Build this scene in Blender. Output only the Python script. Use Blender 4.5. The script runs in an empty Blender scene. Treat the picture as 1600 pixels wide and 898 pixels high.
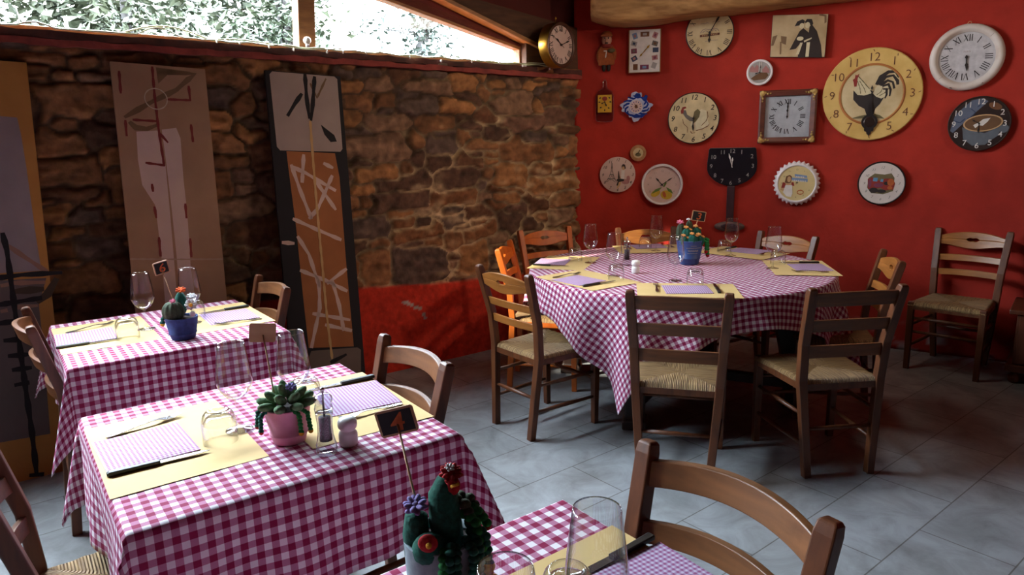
import bpy, bmesh, math, random
import numpy as np
from mathutils import Vector, Matrix
PI = math.pi
random.seed(4)
SC = bpy.context.scene
COL = SC.collection

# ------------------------------------------------------------------ camera, light, exposure
EYE = 1.515
F_PX = 1097.74
PITCH, ROLL = 0.2036718, 0.0212794
def rz(a): return (math.cos(a), math.sin(a))
cam_data = bpy.data.cameras.new('camera')
cam = bpy.data.objects.new('camera', cam_data); COL.objects.link(cam)
cam_data.sensor_width = 36.0; cam_data.sensor_fit = 'HORIZONTAL'
cam_data.lens = F_PX * 36.0 / 1600.0
cam_data.clip_start = 0.02
cp, sp, cr, sr = math.cos(PITCH), math.sin(PITCH), math.cos(ROLL), math.sin(ROLL)
R0 = Matrix(((1, 0, 0), (0, -sp, cp), (0, -cp, -sp)))
RR = Matrix(((cr, -sr, 0), (sr, cr, 0), (0, 0, 1)))
M3 = (R0 @ RR) @ Matrix(((1, 0, 0), (0, -1, 0), (0, 0, -1)))
cam.matrix_world = Matrix.Translation((0, 0, EYE)) @ M3.to_4x4()
SC.camera = cam

SC.view_settings.view_transform = 'Standard'
SC.view_settings.look = 'None'
SC.view_settings.gamma = 1.0
SC.view_settings.use_curve_mapping = False
SC.view_settings.exposure = 0.0
try:
    SC.cycles.max_bounces = 10
    SC.cycles.transparent_max_bounces = 24
    SC.cycles.caustics_reflective = False
    SC.cycles.caustics_refractive = False
    SC.cycles.sample_clamp_indirect = 6.0
except Exception:
    pass

# room axes: UA runs along the stone wall, VA points at it
AZ = math.radians(36.0)
UA = Vector((math.cos(AZ), math.sin(AZ), 0)); VA = Vector((-math.sin(AZ), math.cos(AZ), 0))
def uv(u, v, z=0.0): return UA * u + VA * v + Vector((0, 0, z))

SKY_STRENGTH = 84.0
world = bpy.data.worlds.new('sky'); SC.world = world
world.use_nodes = True
wn = world.node_tree; wn.nodes.clear()
wo = wn.nodes.new('ShaderNodeOutputWorld'); wb = wn.nodes.new('ShaderNodeBackground')
wt = wn.nodes.new('ShaderNodeTexCoord'); ws = wn.nodes.new('ShaderNodeSeparateXYZ'); wr = wn.nodes.new('ShaderNodeValToRGB')
wn.links.new(wt.outputs['Generated'], ws.inputs[0]); wn.links.new(ws.outputs['Z'], wr.inputs[0])
wr.color_ramp.elements[0].position = 0.0; wr.color_ramp.elements[0].color = (0.86, 0.86, 0.85, 1)
wr.color_ramp.elements[1].position = 0.95; wr.color_ramp.elements[1].color = (1.55, 1.75, 1.95, 1)
e_ = wr.color_ramp.elements.new(0.5); e_.color = (0.70, 0.79, 0.90, 1)
wn.links.new(wr.outputs[0], wb.inputs['Color']); wb.inputs['Strength'].default_value = SKY_STRENGTH
wn.links.new(wb.outputs[0], wo.inputs[0])

def area_light(name, loc, aim, sx, sy, watt, color, portal=False):
    d = bpy.data.lights.new(name, 'AREA'); d.shape = 'RECTANGLE'; d.size = sx; d.size_y = sy
    d.energy = watt; d.color = color
    if portal: d.cycles.is_portal = True
    o = bpy.data.objects.new(name, d); COL.objects.link(o)
    o.location = loc
    o.rotation_euler = (Vector(aim) - Vector(loc)).to_track_quat('-Z', 'Y').to_euler()
    return o
# portal in the garden window: guides the sky's own light, adds none
pl = area_light('window_daylight_portal', uv(0.7, 4.50, 2.75), uv(0.7, 0, 2.75), 5.4, 1.7, 1, (1, 1, 1), True)
area_light('round_table_lamp_light', (1.15, 4.05, 2.60), (1.1, 4.1, 0), 0.5, 0.5, 7, (1.0, 0.84, 0.68))  # added warm fill that brightens the round table, no fixture hangs here
# assumed warm lamp of the dining room, above right; below, a weak added fill from behind the camera, no door there
area_light('door_daylight', (1.2, -1.9, 1.9), (0.6, 4.0, 0.9), 1.6, 1.6, 1.5, (1.0, 0.90, 0.82))
# spot lamps; one is an added narrow beam standing in for sunlight
def spot(name, loc, aim, watt, size, color, rad=0.05):
    d = bpy.data.lights.new(name, 'SPOT'); d.energy = watt; d.spot_size = size; d.spot_blend = 0.3
    d.color = color; d.shadow_soft_size = rad
    o = bpy.data.objects.new(name, d); COL.objects.link(o); o.location = loc
    o.rotation_euler = (Vector(aim) - Vector(loc)).to_track_quat('-Z', 'Y').to_euler(); return o

spot('wall_lamp_light', (3.45, 2.65, 2.30), (1.30, 5.25, 1.76), 50, math.radians(82), (1.0, 0.80, 0.60), 0.06)  # assumed unseen lamp at right, inferred from the clocks' shadows
bpy.data.lights['wall_lamp_light'].spot_blend = 0.9
spot('stone_wall_lamp_light', (1.75, 2.95, 2.55), (-.35, 4.90, 1.05), 66, math.radians(74), (1.0, 0.80, 0.60), 0.08)  # added warm fill to brighten the stone wall and leaning boards, no fixture
bpy.data.lights['stone_wall_lamp_light'].spot_blend = 0.9
spot('sun_through_leaves', uv(-6.86, 5.49, 6.29), uv(2.78, 3.69, .83), 52000, math.radians(7.0), (1.0, 0.90, 0.74), 0.02)  # added narrow spot in place of sun, aimed at chair and table edge

# ------------------------------------------------------------------ materials
def lin(h):
    h = h.lstrip('#'); c = [int(h[i:i+2], 16) / 255 for i in (0, 2, 4)]
    return tuple(((x / 12.92) if x <= 0.04045 else ((x + 0.055) / 1.055) ** 2.4) for x in c) + (1,)
MATS = {}
def mat(name, col, col2=None, rough=0.6, metal=0.0, scale=20.0, bump=0.0, stretch=(1, 1, 1), contrast=(0.3, 0.7), bscale=None, spec=0.5, detail=4, bdist=0.002):
    if name in MATS: return MATS[name]
    m = bpy.data.materials.new(name); m.use_nodes = True; MATS[name] = m
    nt = m.node_tree; b = nt.nodes['Principled BSDF']
    b.inputs['Roughness'].default_value = rough; b.inputs['Metallic'].default_value = metal
    b.inputs['Specular IOR Level'].default_value = spec
    c1 = lin(col) if isinstance(col, str) else col
    c2 = (lin(col2) if isinstance(col2, str) else col2) if col2 else tuple(x * 0.82 for x in c1[:3]) + (1,)
    tc = nt.nodes.new('ShaderNodeTexCoord'); mp = nt.nodes.new('ShaderNodeMapping'); no = nt.nodes.new('ShaderNodeTexNoise'); ra = nt.nodes.new('ShaderNodeValToRGB')
    mp.inputs['Scale'].default_value = stretch
    no.inputs['Scale'].default_value = scale; no.inputs['Detail'].default_value = detail
    ra.color_ramp.elements[0].position = contrast[0]; ra.color_ramp.elements[1].position = contrast[1]
    ra.color_ramp.elements[0].color = c1; ra.color_ramp.elements[1].color = c2
    nt.links.new(tc.outputs['Object'], mp.inputs[0]); nt.links.new(mp.outputs[0], no.inputs['Vector'])
    nt.links.new(no.outputs[0], ra.inputs[0]); nt.links.new(ra.outputs[0], b.inputs['Base Color'])
    if bump > 0:
        bu = nt.nodes.new('ShaderNodeBump'); bu.inputs['Strength'].default_value = bump; bu.inputs['Distance'].default_value = bdist
        src = no
        if bscale:
            src = nt.nodes.new('ShaderNodeTexNoise'); src.inputs['Scale'].default_value = bscale; src.inputs['Detail'].default_value = 5
            nt.links.new(mp.outputs[0], src.inputs['Vector'])
        nt.links.new(src.outputs[0], bu.inputs['Height']); nt.links.new(bu.outputs[0], b.inputs['Normal'])
    return m

def glass_mat(name, tint=(0.97, 0.98, 0.99, 1), base=0.035, edge=0.75, rough=0.02, power=3.0, dark=0.55):
    m = bpy.data.materials.new(name); m.use_nodes = True; nt = m.node_tree; nt.nodes.clear(); MATS[name] = m
    o = nt.nodes.new('ShaderNodeOutputMaterial'); mx = nt.nodes.new('ShaderNodeMixShader'); t = nt.nodes.new('ShaderNodeBsdfTransparent'); g = nt.nodes.new('ShaderNodeBsdfGlossy')
    lw = nt.nodes.new('ShaderNodeLayerWeight'); lw.inputs['Blend'].default_value = 0.5
    pw = nt.nodes.new('ShaderNodeMath'); pw.operation = 'POWER'; pw.inputs[1].default_value = power
    ml = nt.nodes.new('ShaderNodeMath'); ml.operation = 'MULTIPLY_ADD'; ml.inputs[1].default_value = edge; ml.inputs[2].default_value = base; ml.use_clamp = True
    tr = nt.nodes.new('ShaderNodeValToRGB'); tr.color_ramp.elements[0].position = 0.45; tr.color_ramp.elements[0].color = tint; tr.color_ramp.elements[1].position = 1.0; tr.color_ramp.elements[1].color = tuple(x * dark for x in tint[:3]) + (1,)
    nt.links.new(lw.outputs['Facing'], tr.inputs[0]); nt.links.new(tr.outputs[0], t.inputs[0]); g.inputs['Roughness'].default_value = rough; g.inputs['Color'].default_value = (0.95, 0.96, 1, 1)
    nt.links.new(lw.outputs['Facing'], pw.inputs[0]); nt.links.new(pw.outputs[0], ml.inputs[0]); nt.links.new(ml.outputs[0], mx.inputs[0])
    nt.links.new(t.outputs[0], mx.inputs[1]); nt.links.new(g.outputs[0], mx.inputs[2]); nt.links.new(mx.outputs[0], o.inputs[0])
    return m

def gingham(name, period, white, mid, dark, rough=0.8, weave=True):
    m = bpy.data.materials.new(name); m.use_nodes = True; nt = m.node_tree; b = nt.nodes['Principled BSDF']; MATS[name] = m
    b.inputs['Roughness'].default_value = rough; b.inputs['Specular IOR Level'].default_value = 0.2
    uvn = nt.nodes.new('ShaderNodeUVMap'); sx = nt.nodes.new('ShaderNodeSeparateXYZ'); nt.links.new(uvn.outputs[0], sx.inputs[0])
    outs = []
    for ax in ('X', 'Y'):
        a = nt.nodes.new('ShaderNodeMath'); a.operation = 'MULTIPLY'; a.inputs[1].default_value = 1 / period; nt.links.new(sx.outputs[ax], a.inputs[0])
        f = nt.nodes.new('ShaderNodeMath'); f.operation = 'FRACT'; nt.links.new(a.outputs[0], f.inputs[0])
        g = nt.nodes.new('ShaderNodeMath'); g.operation = 'GREATER_THAN'; g.inputs[1].default_value = 0.5; nt.links.new(f.outputs[0], g.inputs[0])
        outs.append(g)
    ad = nt.nodes.new('ShaderNodeMath'); ad.operation = 'ADD'; nt.links.new(outs[0].outputs[0], ad.inputs[0]); nt.links.new(outs[1].outputs[0], ad.inputs[1])
    dv = nt.nodes.new('ShaderNodeMath'); dv.operation = 'MULTIPLY'; dv.inputs[1].default_value = 0.5; nt.links.new(ad.outputs[0], dv.inputs[0])
    ra = nt.nodes.new('ShaderNodeValToRGB'); ra.color_ramp.interpolation = 'CONSTANT'
    e = ra.color_ramp.elements; e[0].position = 0; e[0].color = lin(white); e[1].position = 0.3; e[1].color = lin(mid); e3 = e.new(0.8); e3.color = lin(dark)
    nt.links.new(dv.outputs[0], ra.inputs[0])
    no = nt.nodes.new('ShaderNodeTexNoise'); no.inputs['Scale'].default_value = 900; nt.links.new(uvn.outputs[0], no.inputs['Vector'])
    nt.links.new(ra.outputs[0], b.inputs['Base Color'])
    bu = nt.nodes.new('ShaderNodeBump'); bu.inputs['Strength'].default_value = 0.25; bu.inputs['Distance'].default_value = 0.0005
    nt.links.new(no.outputs[0], bu.inputs['Height']); nt.links.new(bu.outputs[0], b.inputs['Normal'])
    return m

CLOTH = gingham('gingham_cloth', 0.033, '#e9e3e8', '#b37692', '#871a45')
NAPK = gingham('gingham_paper', 0.0105, '#c8bfd2', '#ac8cb0', '#96557f', 0.7)
GLASS = glass_mat('clear_glass', (0.97, 0.98, 0.985, 1), 0.04, 0.80, 0.02, 1.9, 0.30)
PANE = glass_mat('window_pane', (0.95, 0.97, 0.98, 1), 0.03, 0.5, 0.0, 4.0, 0.9)
ACRYL = glass_mat('clear_acrylic', (0.9, 0.92, 0.95, 1), 0.08, 0.8, 0.05, 2.0)
WOOD = mat('walnut_wood', '#6b3c1e', '#4a2611', 0.42, scale=7, stretch=(6, 6, 0.7), bump=0.15)
WOODX = mat('walnut_rail_wood', '#7a4723', '#553016', 0.42, scale=7, stretch=(0.7, 6, 6), bump=0.15)
ARCHW = mat('brown_bent_rail_wood', '#855631', '#684022', 0.42, scale=7, stretch=(0.7, 6, 6), bump=0.12)
HONEY = mat('honey_wood', '#a5682f', '#84501f', 0.4, scale=7, stretch=(0.7, 6, 6), bump=0.12)
ORANGE = mat('orange_varnished_wood', '#c9681f', '#ab5016', 0.38, scale=7, stretch=(3, 3, 0.7), bump=0.1)
DARKW = mat('dark_table_wood', '#2c1a12', '#1b0f0a', 0.5, scale=8, stretch=(5, 5, 0.8), bump=0.15)
WINW = mat('window_wood', '#a8723c', '#7e4f26', 0.5, scale=9, stretch=(1, 5, 5), bump=0.2)
BEAMW = mat('beam_wood', '#c0925a', '#8d6236', 0.7, scale=5, stretch=(0.8, 6, 6), bump=0.5, bdist=0.01)
MATP = mat('yellow_paper', '#dcbd80', '#d3b273', 0.8, scale=4)
STEEL = mat('steel', '#a9a9ae', '#97979c', 0.25, 1.0, scale=30)
CHROME = mat('chrome', '#d8d8dc', '#c8c8cc', 0.12, 1.0, scale=30)
BLACKP = mat('black_plastic', '#151214', '#0d0b0c', 0.35, scale=30)
WHITEC = mat('white_ceramic', '#efeeec', '#e6e5e2', 0.25, scale=12)
PEPPER = mat('peppercorns', '#2b2326', '#120d0e', 0.7, scale=160, bump=0.8)
GREEN = mat('green_yarn', '#116050', '#0a4438', 0.9, scale=120, bump=0.9)
GREEN2 = mat('olive_yarn', '#46513a', '#2f3a28', 0.9, scale=120, bump=0.9)
GREEN3 = mat('leaf_yarn', '#65855c', '#4a6a4a', 0.9, scale=120, bump=0.9)
GREENB = mat('bright_green_yarn', '#1f8a45', '#12642f', 0.9, scale=120, bump=0.9)
LILAC = mat('lilac_yarn', '#9187bd', '#766ca5', 0.9, scale=140, bump=0.9)
REDY = mat('red_yarn', '#b81d22', '#8f1218', 0.9, scale=140, bump=0.9)
ORNY = mat('orange_yarn', '#ee6a1c', '#cf4f10', 0.9, scale=140, bump=0.9)
YELY = mat('yellow_yarn', '#dca32b', '#b9821c', 0.9, scale=140, bump=0.9)
PEACH = mat('peach_yarn', '#e2a764', '#c98a48', 0.9, scale=140, bump=0.9)
PINKY = mat('pink_yarn', '#e07d97', '#c65f7d', 0.9, scale=140, bump=0.9)
WHITEY = mat('white_yarn', '#e8e6e8', '#cfcdd0', 0.9, scale=140, bump=0.9)
SOIL = mat('potting_soil', '#2e1d18', '#1a100c', 0.95, scale=90, bump=1.0)
BLUEP = mat('blue_felt', '#2c3f74', '#22315c', 0.85, scale=60, bump=0.3)
BLUEG = mat('blue_glaze', '#37538f', '#2c4578', 0.4, scale=20)
PINKP = mat('pink_paint', '#d892ac', '#c9809b', 0.6, scale=25, bump=0.15)
GREYP = mat('grey_blue_felt', '#8fa0a6', '#7d8f96', 0.9, scale=90, bump=0.5)
CARDW = mat('pale_wood', '#c9a07c', '#b88d68', 0.6, scale=8, stretch=(1, 4, 4))
CHALK = mat('chalkboard', '#171316', '#0f0c0e', 0.7, scale=15)
CHALKO = mat('orange_chalk', '#d06a3c', '#b4542c', 0.9, scale=120)
RUSH = None

def rush_mat():
    m = bpy.data.materials.new('woven_rush'); m.use_nodes = True; nt = m.node_tree; b = nt.nodes['Principled BSDF']
    b.inputs['Roughness'].default_value = 0.6
    uvn = nt.nodes.new('ShaderNodeUVMap'); mp = nt.nodes.new('ShaderNodeMapping'); mp.inputs['Scale'].default_value = (170, 6, 1)
    no = nt.nodes.new('ShaderNodeTexNoise'); no.inputs['Scale'].default_value = 1.0; no.inputs['Detail'].default_value = 2
    sx = nt.nodes.new('ShaderNodeSeparateXYZ'); mu = nt.nodes.new('ShaderNodeMath'); mu.operation = 'MULTIPLY'; mu.inputs[1].default_value = 2 * PI / 0.0075
    si = nt.nodes.new('ShaderNodeMath'); si.operation = 'SINE'
    ra = nt.nodes.new('ShaderNodeValToRGB'); e = ra.color_ramp.elements
    e[0].position = 0.3; e[0].color = lin('#6f4f2e'); e[1].position = 0.72; e[1].color = lin('#b89461')
    bu = nt.nodes.new('ShaderNodeBump'); bu.inputs['Strength'].default_value = 0.9; bu.inputs['Distance'].default_value = 0.003
    nt.links.new(uvn.outputs[0], mp.inputs[0]); nt.links.new(mp.outputs[0], no.inputs['Vector']); nt.links.new(no.outputs[0], ra.inputs[0]); nt.links.new(ra.outputs[0], b.inputs['Base Color'])
    nt.links.new(uvn.outputs[0], sx.inputs[0]); nt.links.new(sx.outputs['X'], mu.inputs[0]); nt.links.new(mu.outputs[0], si.inputs[0]); nt.links.new(si.outputs[0], bu.inputs['Height']); nt.links.new(bu.outputs[0], b.inputs['Normal'])
    return m
RUSH = rush_mat()

# ------------------------------------------------------------------ mesh helpers
def link(o, parent=None):
    COL.objects.link(o)
    if parent is not None: o.parent = parent
    return o
class MB:
    def __init__(s): s.v = []; s.f = []; s.uv = None
    def add(s, vs, fs):
        o = len(s.v); s.v += [tuple(x) for x in vs]; s.f += [tuple(i + o for i in f) for f in fs]; return s
    def box(s, c, d, M=None):
        cx, cy, cz = c; dx, dy, dz = d[0] / 2, d[1] / 2, d[2] / 2
        vs = [Vector((x * dx, y * dy, z * dz)) for z in (-1, 1) for y in (-1, 1) for x in (-1, 1)]
        if M is not None: vs = [M @ q for q in vs]
        vs = [q + Vector(c) for q in vs]
        return s.add(vs, [(0, 2, 3, 1), (4, 5, 7, 6), (0, 1, 5, 4), (2, 6, 7, 3), (0, 4, 6, 2), (1, 3, 7, 5)])
    def sweep(s, pts, secs, closed=True):
        # pts: list of frames' vertex rings
        n = len(secs[0]); base = len(s.v)
        for r in secs: s.v += [tuple(q) for q in r]
        for i in range(len(secs) - 1):
            for j in range(n):
                a = base + i * n + j; b = base + i * n + (j + 1) % n
                s.f.append((a, b, b + n, a + n))
        if closed:
            s.f.append(tuple(base + j for j in reversed(range(n)))); s.f.append(tuple(base + (len(secs) - 1) * n + j for j in range(n)))
        return s
    def bar(s, pts, sizes, xdir=(1, 0, 0)):
        # rectangular bar through pts; sizes (w along xdir, d along the other)
        secs = []; X = Vector(xdir)
        pts = [Vector(q) for q in pts]
        for i, q in enumerate(pts):
            t = (pts[min(i + 1, len(pts) - 1)] - pts[max(i - 1, 0)]).normalized()
            y = t.cross(X).normalized(); x = y.cross(t).normalized()
            w, d = sizes[i] if isinstance(sizes, list) else sizes
            secs.append([q + x * (a * w / 2) + y * (b * d / 2) for a, b in ((-1, -1), (1, -1), (1, 1), (-1, 1))])
        return s.sweep(pts, secs)
    def tube(s, pts, r, n=8, cap=True):
        pts = [Vector(q) for q in pts]; secs = []; px = None
        for i, q in enumerate(pts):
            t = (pts[min(i + 1, len(pts) - 1)] - pts[max(i - 1, 0)]).normalized()
            if px is None:
                px = t.orthogonal().normalized()
            px = (px - t * px.dot(t)).normalized(); y = t.cross(px)
            rr = r[i] if isinstance(r, (list, tuple)) else r
            secs.append([q + (px * math.cos(2 * PI * k / n) + y * math.sin(2 * PI * k / n)) * rr for k in range(n)])
        return s.sweep(pts, secs, cap)
    def lathe(s, prof, n=32, c=(0, 0, 0), cap=(False, False)):
        base = len(s.v); cx, cy, cz = c
        for r, z in prof:
            s.v += [(cx + r * math.cos(2 * PI * k / n), cy + r * math.sin(2 * PI * k / n), cz + z) for k in range(n)]
        for i in range(len(prof) - 1):
            for k in range(n):
                a = base + i * n + k; b = base + i * n + (k + 1) % n
                s.f.append((a, b, b + n, a + n))
        if cap[0]: s.f.append(tuple(base + k for k in reversed(range(n))))
        if cap[1]: s.f.append(tuple(base + (len(prof) - 1) * n + k for k in range(n)))
        return s
    def blob(s, c, r, n=10, m=7, M=None):
        rx, ry, rz_ = (r, r, r) if not isinstance(r, (list, tuple)) else r
        base = len(s.v); vs = []
        vs.append(Vector((0, 0, -rz_)))
        for i in range(1, m):
            ph = -PI / 2 + PI * i / m
            for k in range(n):
                th = 2 * PI * k / n; vs.append(Vector((rx * math.cos(ph) * math.cos(th), ry * math.cos(ph) * math.sin(th), rz_ * math.sin(ph))))
        vs.append(Vector((0, 0, rz_)))
        if M is not None: vs = [M @ q for q in vs]
        s.v += [tuple(q + Vector(c)) for q in vs]
        for k in range(n):
            s.f.append((base, base + 1 + (k + 1) % n, base + 1 + k))
            t = base + len(vs) - 1; l = base + 1 + (m - 2) * n
            s.f.append((t, l + k, l + (k + 1) % n))
        for i in range(m - 2):
            for k in range(n):
                a = base + 1 + i * n + k; b = base + 1 + i * n + (k + 1) % n
                s.f.append((a, b, b + n, a + n))
        return s
    def prism(s, pts, y0, y1):
        # polygon in the xz plane, thickness from y0 (front) to y1 (back)
        ar = sum(pts[i][0] * pts[(i + 1) % len(pts)][1] - pts[(i + 1) % len(pts)][0] * pts[i][1] for i in range(len(pts)))
        if ar < 0: pts = pts[::-1]
        n = len(pts); base = len(s.v)
        s.v += [(x, y0, z) for x, z in pts] + [(x, y1, z) for x, z in pts]
        s.f.append(tuple(base + i for i in range(n))); s.f.append(tuple(base + n + i for i in reversed(range(n))))
        for i in range(n):
            j = (i + 1) % n; s.f.append((base + i, base + n + i, base + n + j, base + j))
        return s
    def slab(s, pts, z0, z1):
        ar = sum(pts[i][0] * pts[(i + 1) % len(pts)][1] - pts[(i + 1) % len(pts)][0] * pts[i][1] for i in range(len(pts)))
        if ar < 0: pts = pts[::-1]
        n = len(pts); base = len(s.v)
        s.v += [(x, y, z1) for x, y in pts] + [(x, y, z0) for x, y in pts]
        s.f.append(tuple(base + i for i in range(n))); s.f.append(tuple(base + n + i for i in reversed(range(n))))
        for i in range(n):
            j = (i + 1) % n; s.f.append((base + i, base + n + i, base + n + j, base + j))
        return s
    def stroke(s, pts, w, y0, y1, taper=True):
        # brush stroke: ribbon in the xz plane
        pts = [Vector((a, b)) for a, b in pts]; n = len(pts); L = []; Rr = []
        # resample
        q = []
        for i in range(n - 1):
            m = max(1, int((pts[i + 1] - pts[i]).length / max(w * 1.5, 0.004)))
            for k in range(m): q.append(pts[i].lerp(pts[i + 1], k / m))
        q.append(pts[-1]); pts = q; n = len(pts)
        for i in range(n):
            t = (pts[min(i + 1, n - 1)] - pts[max(i - 1, 0)]).normalized(); nn = Vector((-t.y, t.x))
            ww = w * (0.5 if not taper else (0.5 + 0.12 * math.sin(i * 1.7)) * (0.75 if i in (0, n - 1) else 1))
            L.append(pts[i] + nn * ww); Rr.append(pts[i] - nn * ww)
        base = len(s.v)
        for y in (y0, y1):
            for i in range(n): s.v += [(L[i].x, y, L[i].y), (Rr[i].x, y, Rr[i].y)]
        o = 2 * n
        for i in range(n - 1):
            a = base + 2 * i
            s.f.append((a, a + 1, a + 3, a + 2)); s.f.append((a + o, a + 2 + o, a + 3 + o, a + 1 + o))
            s.f.append((a, a + 2, a + 2 + o, a + o)); s.f.append((a + 1, a + 1 + o, a + 3 + o, a + 3))
        s.f.append((base, base + o, base + o + 1, base + 1)); e = base + 2 * n - 2; s.f.append((e, e + 1, e + 1 + o, e + o))
        return s
    def build(s, name, m, parent=None, smooth=False, loc=None, rot=None, bevel=0, subsurf=0):
        me = bpy.data.meshes.new(name); me.from_pydata(s.v, [], s.f); me.materials.append(m)
        if s.uv is not None:
            l = me.uv_layers.new(name='UVMap')
            for p in me.polygons:
                for li in p.loop_indices: l.data[li].uv = s.uv[me.loops[li].vertex_index]
        if smooth:
            for p in me.polygons: p.use_smooth = True
        me.update()
        o = bpy.data.objects.new(name, me); link(o, parent)
        if loc is not None: o.location = loc
        if rot is not None: o.rotation_euler = rot
        if smooth == 'auto':
            try: me.set_sharp_from_angle(angle=math.radians(40))
            except Exception: pass
        if bevel:
            b = o.modifiers.new('bevel', 'BEVEL'); b.width = bevel; b.segments = 2; b.limit_method = 'ANGLE'; b.angle_limit = math.radians(40)
        if subsurf:
            b = o.modifiers.new('sub', 'SUBSURF'); b.levels = subsurf; b.render_levels = subsurf
        return o
def thing(name, label, cat, loc=(0, 0, 0), rotz=0.0, group=None):
    o = bpy.data.objects.new(name, None); link(o); o.location = loc; o.rotation_euler = (0, 0, rotz); o.empty_display_size = 0.05
    return tag(o, label, cat, group)
def tag(o, label, cat, group=None):
    o['label'] = label; o['category'] = cat
    if group: o['group'] = group
    return o
def struct(o): o['kind'] = 'structure'; return o
def dup(root, loc, rotz, label, group=None, scale=None):
    r = root.copy(); COL.objects.link(r); r.location = loc; r.rotation_euler = (0, 0, rotz); r['label'] = label
    if group: r['group'] = group
    elif 'group' in r and group == '': del r['group']
    if scale: r.scale = scale
    for ch in list(root.children):
        c = ch.copy(); COL.objects.link(c); c.parent = r
        for g in list(ch.children):
            d = g.copy(); COL.objects.link(d); d.parent = c
    return r
_tc = {}
def text_poly(txt, size, shear=0.0, bold=0.0):
    """letters as flat triangles in xz, centred on the origin"""
    k = (txt, shear, bold)
    if k not in _tc:
        cu = bpy.data.curves.new('letters', 'FONT'); cu.body = txt; cu.size = 1.0; cu.align_x = 'CENTER'; cu.shear = shear; cu.offset = bold; cu.resolution_u = 3
        ob = bpy.data.objects.new('letters', cu); COL.objects.link(ob)
        dg = bpy.context.evaluated_depsgraph_get(); dg.update()
        me = bpy.data.meshes.new_from_object(ob.evaluated_get(dg))
        vs = [tuple(v.co) for v in me.vertices]; fs = [tuple(p.vertices) for p in me.polygons]
        bpy.data.objects.remove(ob); bpy.data.curves.remove(cu); bpy.data.meshes.remove(me)
        ys = [v[1] for v in vs]; cy = (min(ys) + max(ys)) / 2
        _tc[k] = ([(v[0], v[1] - cy) for v in vs], fs)
    vs, fs = _tc[k]
    return [(x * size, z * size) for x, z in vs], fs
def put_text(mb, txt, x, z, size, y, rot=0.0, shear=0.0, bold=0.0, sx=1.0):
    vs, fs = text_poly(txt, size, shear, bold); c, s_ = math.cos(rot), math.sin(rot)
    mb.add([(x + a * sx * c - b * s_, y, z + a * sx * s_ + b * c) for a, b in vs], fs)
from mathutils import noise as NZ
def vcol_mat(name, rough, bump=0.3, bscale=60, tint=None, noise_amt=0.25, bdist=0.004, nscale=25):
    m = bpy.data.materials.new(name); m.use_nodes = True; nt = m.node_tree; b = nt.nodes['Principled BSDF']; MATS[name] = m
    b.inputs['Roughness'].default_value = rough; b.inputs['Specular IOR Level'].default_value = 0.3
    at = nt.nodes.new('ShaderNodeVertexColor'); at.layer_name = 'albedo'
    tc = nt.nodes.new('ShaderNodeTexCoord'); n1 = nt.nodes.new('ShaderNodeTexNoise'); n1.inputs['Scale'].default_value = nscale; n1.inputs['Detail'].default_value = 6
    ra = nt.nodes.new('ShaderNodeValToRGB'); ra.color_ramp.elements[0].position = 0.3; ra.color_ramp.elements[1].position = 0.7
    k = 1 - noise_amt; ra.color_ramp.elements[0].color = (k, k, k, 1); k = 1 + noise_amt; ra.color_ramp.elements[1].color = (k, k, k, 1)
    mx = nt.nodes.new('ShaderNodeMix'); mx.data_type = 'RGBA'; mx.blend_type = 'MULTIPLY'; mx.inputs[0].default_value = 1
    nt.links.new(tc.outputs['Object'], n1.inputs['Vector']); nt.links.new(n1.outputs[0], ra.inputs[0])
    nt.links.new(at.outputs[0], mx.inputs[6]); nt.links.new(ra.outputs[0], mx.inputs[7]); nt.links.new(mx.outputs[2], b.inputs['Base Color'])
    n2 = nt.nodes.new('ShaderNodeTexNoise'); n2.inputs['Scale'].default_value = bscale; n2.inputs['Detail'].default_value = 6; nt.links.new(tc.outputs['Object'], n2.inputs['Vector'])
    bu = nt.nodes.new('ShaderNodeBump'); bu.inputs['Strength'].default_value = bump; bu.inputs['Distance'].default_value = bdist
    nt.links.new(n2.outputs[0], bu.inputs['Height']); nt.links.new(bu.outputs[0], b.inputs['Normal'])
    return m
def grid_obj(name, P, cols, m, closed=False):
    nu, nv = P.shape[:2]
    me = bpy.data.meshes.new(name)
    idx = np.arange(nu * nv).reshape(nu, nv)
    q = np.stack([idx[:-1, :-1], idx[1:, :-1], idx[1:, 1:], idx[:-1, 1:]], -1).reshape(-1, 4)
    me.from_pydata(P.reshape(-1, 3).tolist(), [], q.tolist()); me.materials.append(m)
    if cols is not None:
        a = me.color_attributes.new('albedo', 'FLOAT_COLOR', 'POINT'); a.data.foreach_set('color', np.concatenate([cols.reshape(-1, 3), np.ones((nu * nv, 1))], 1).astype(np.float32).ravel())
    me.polygons.foreach_set('use_smooth', [True] * len(me.polygons)); me.update()
    return link(bpy.data.objects.new(name, me))

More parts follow.
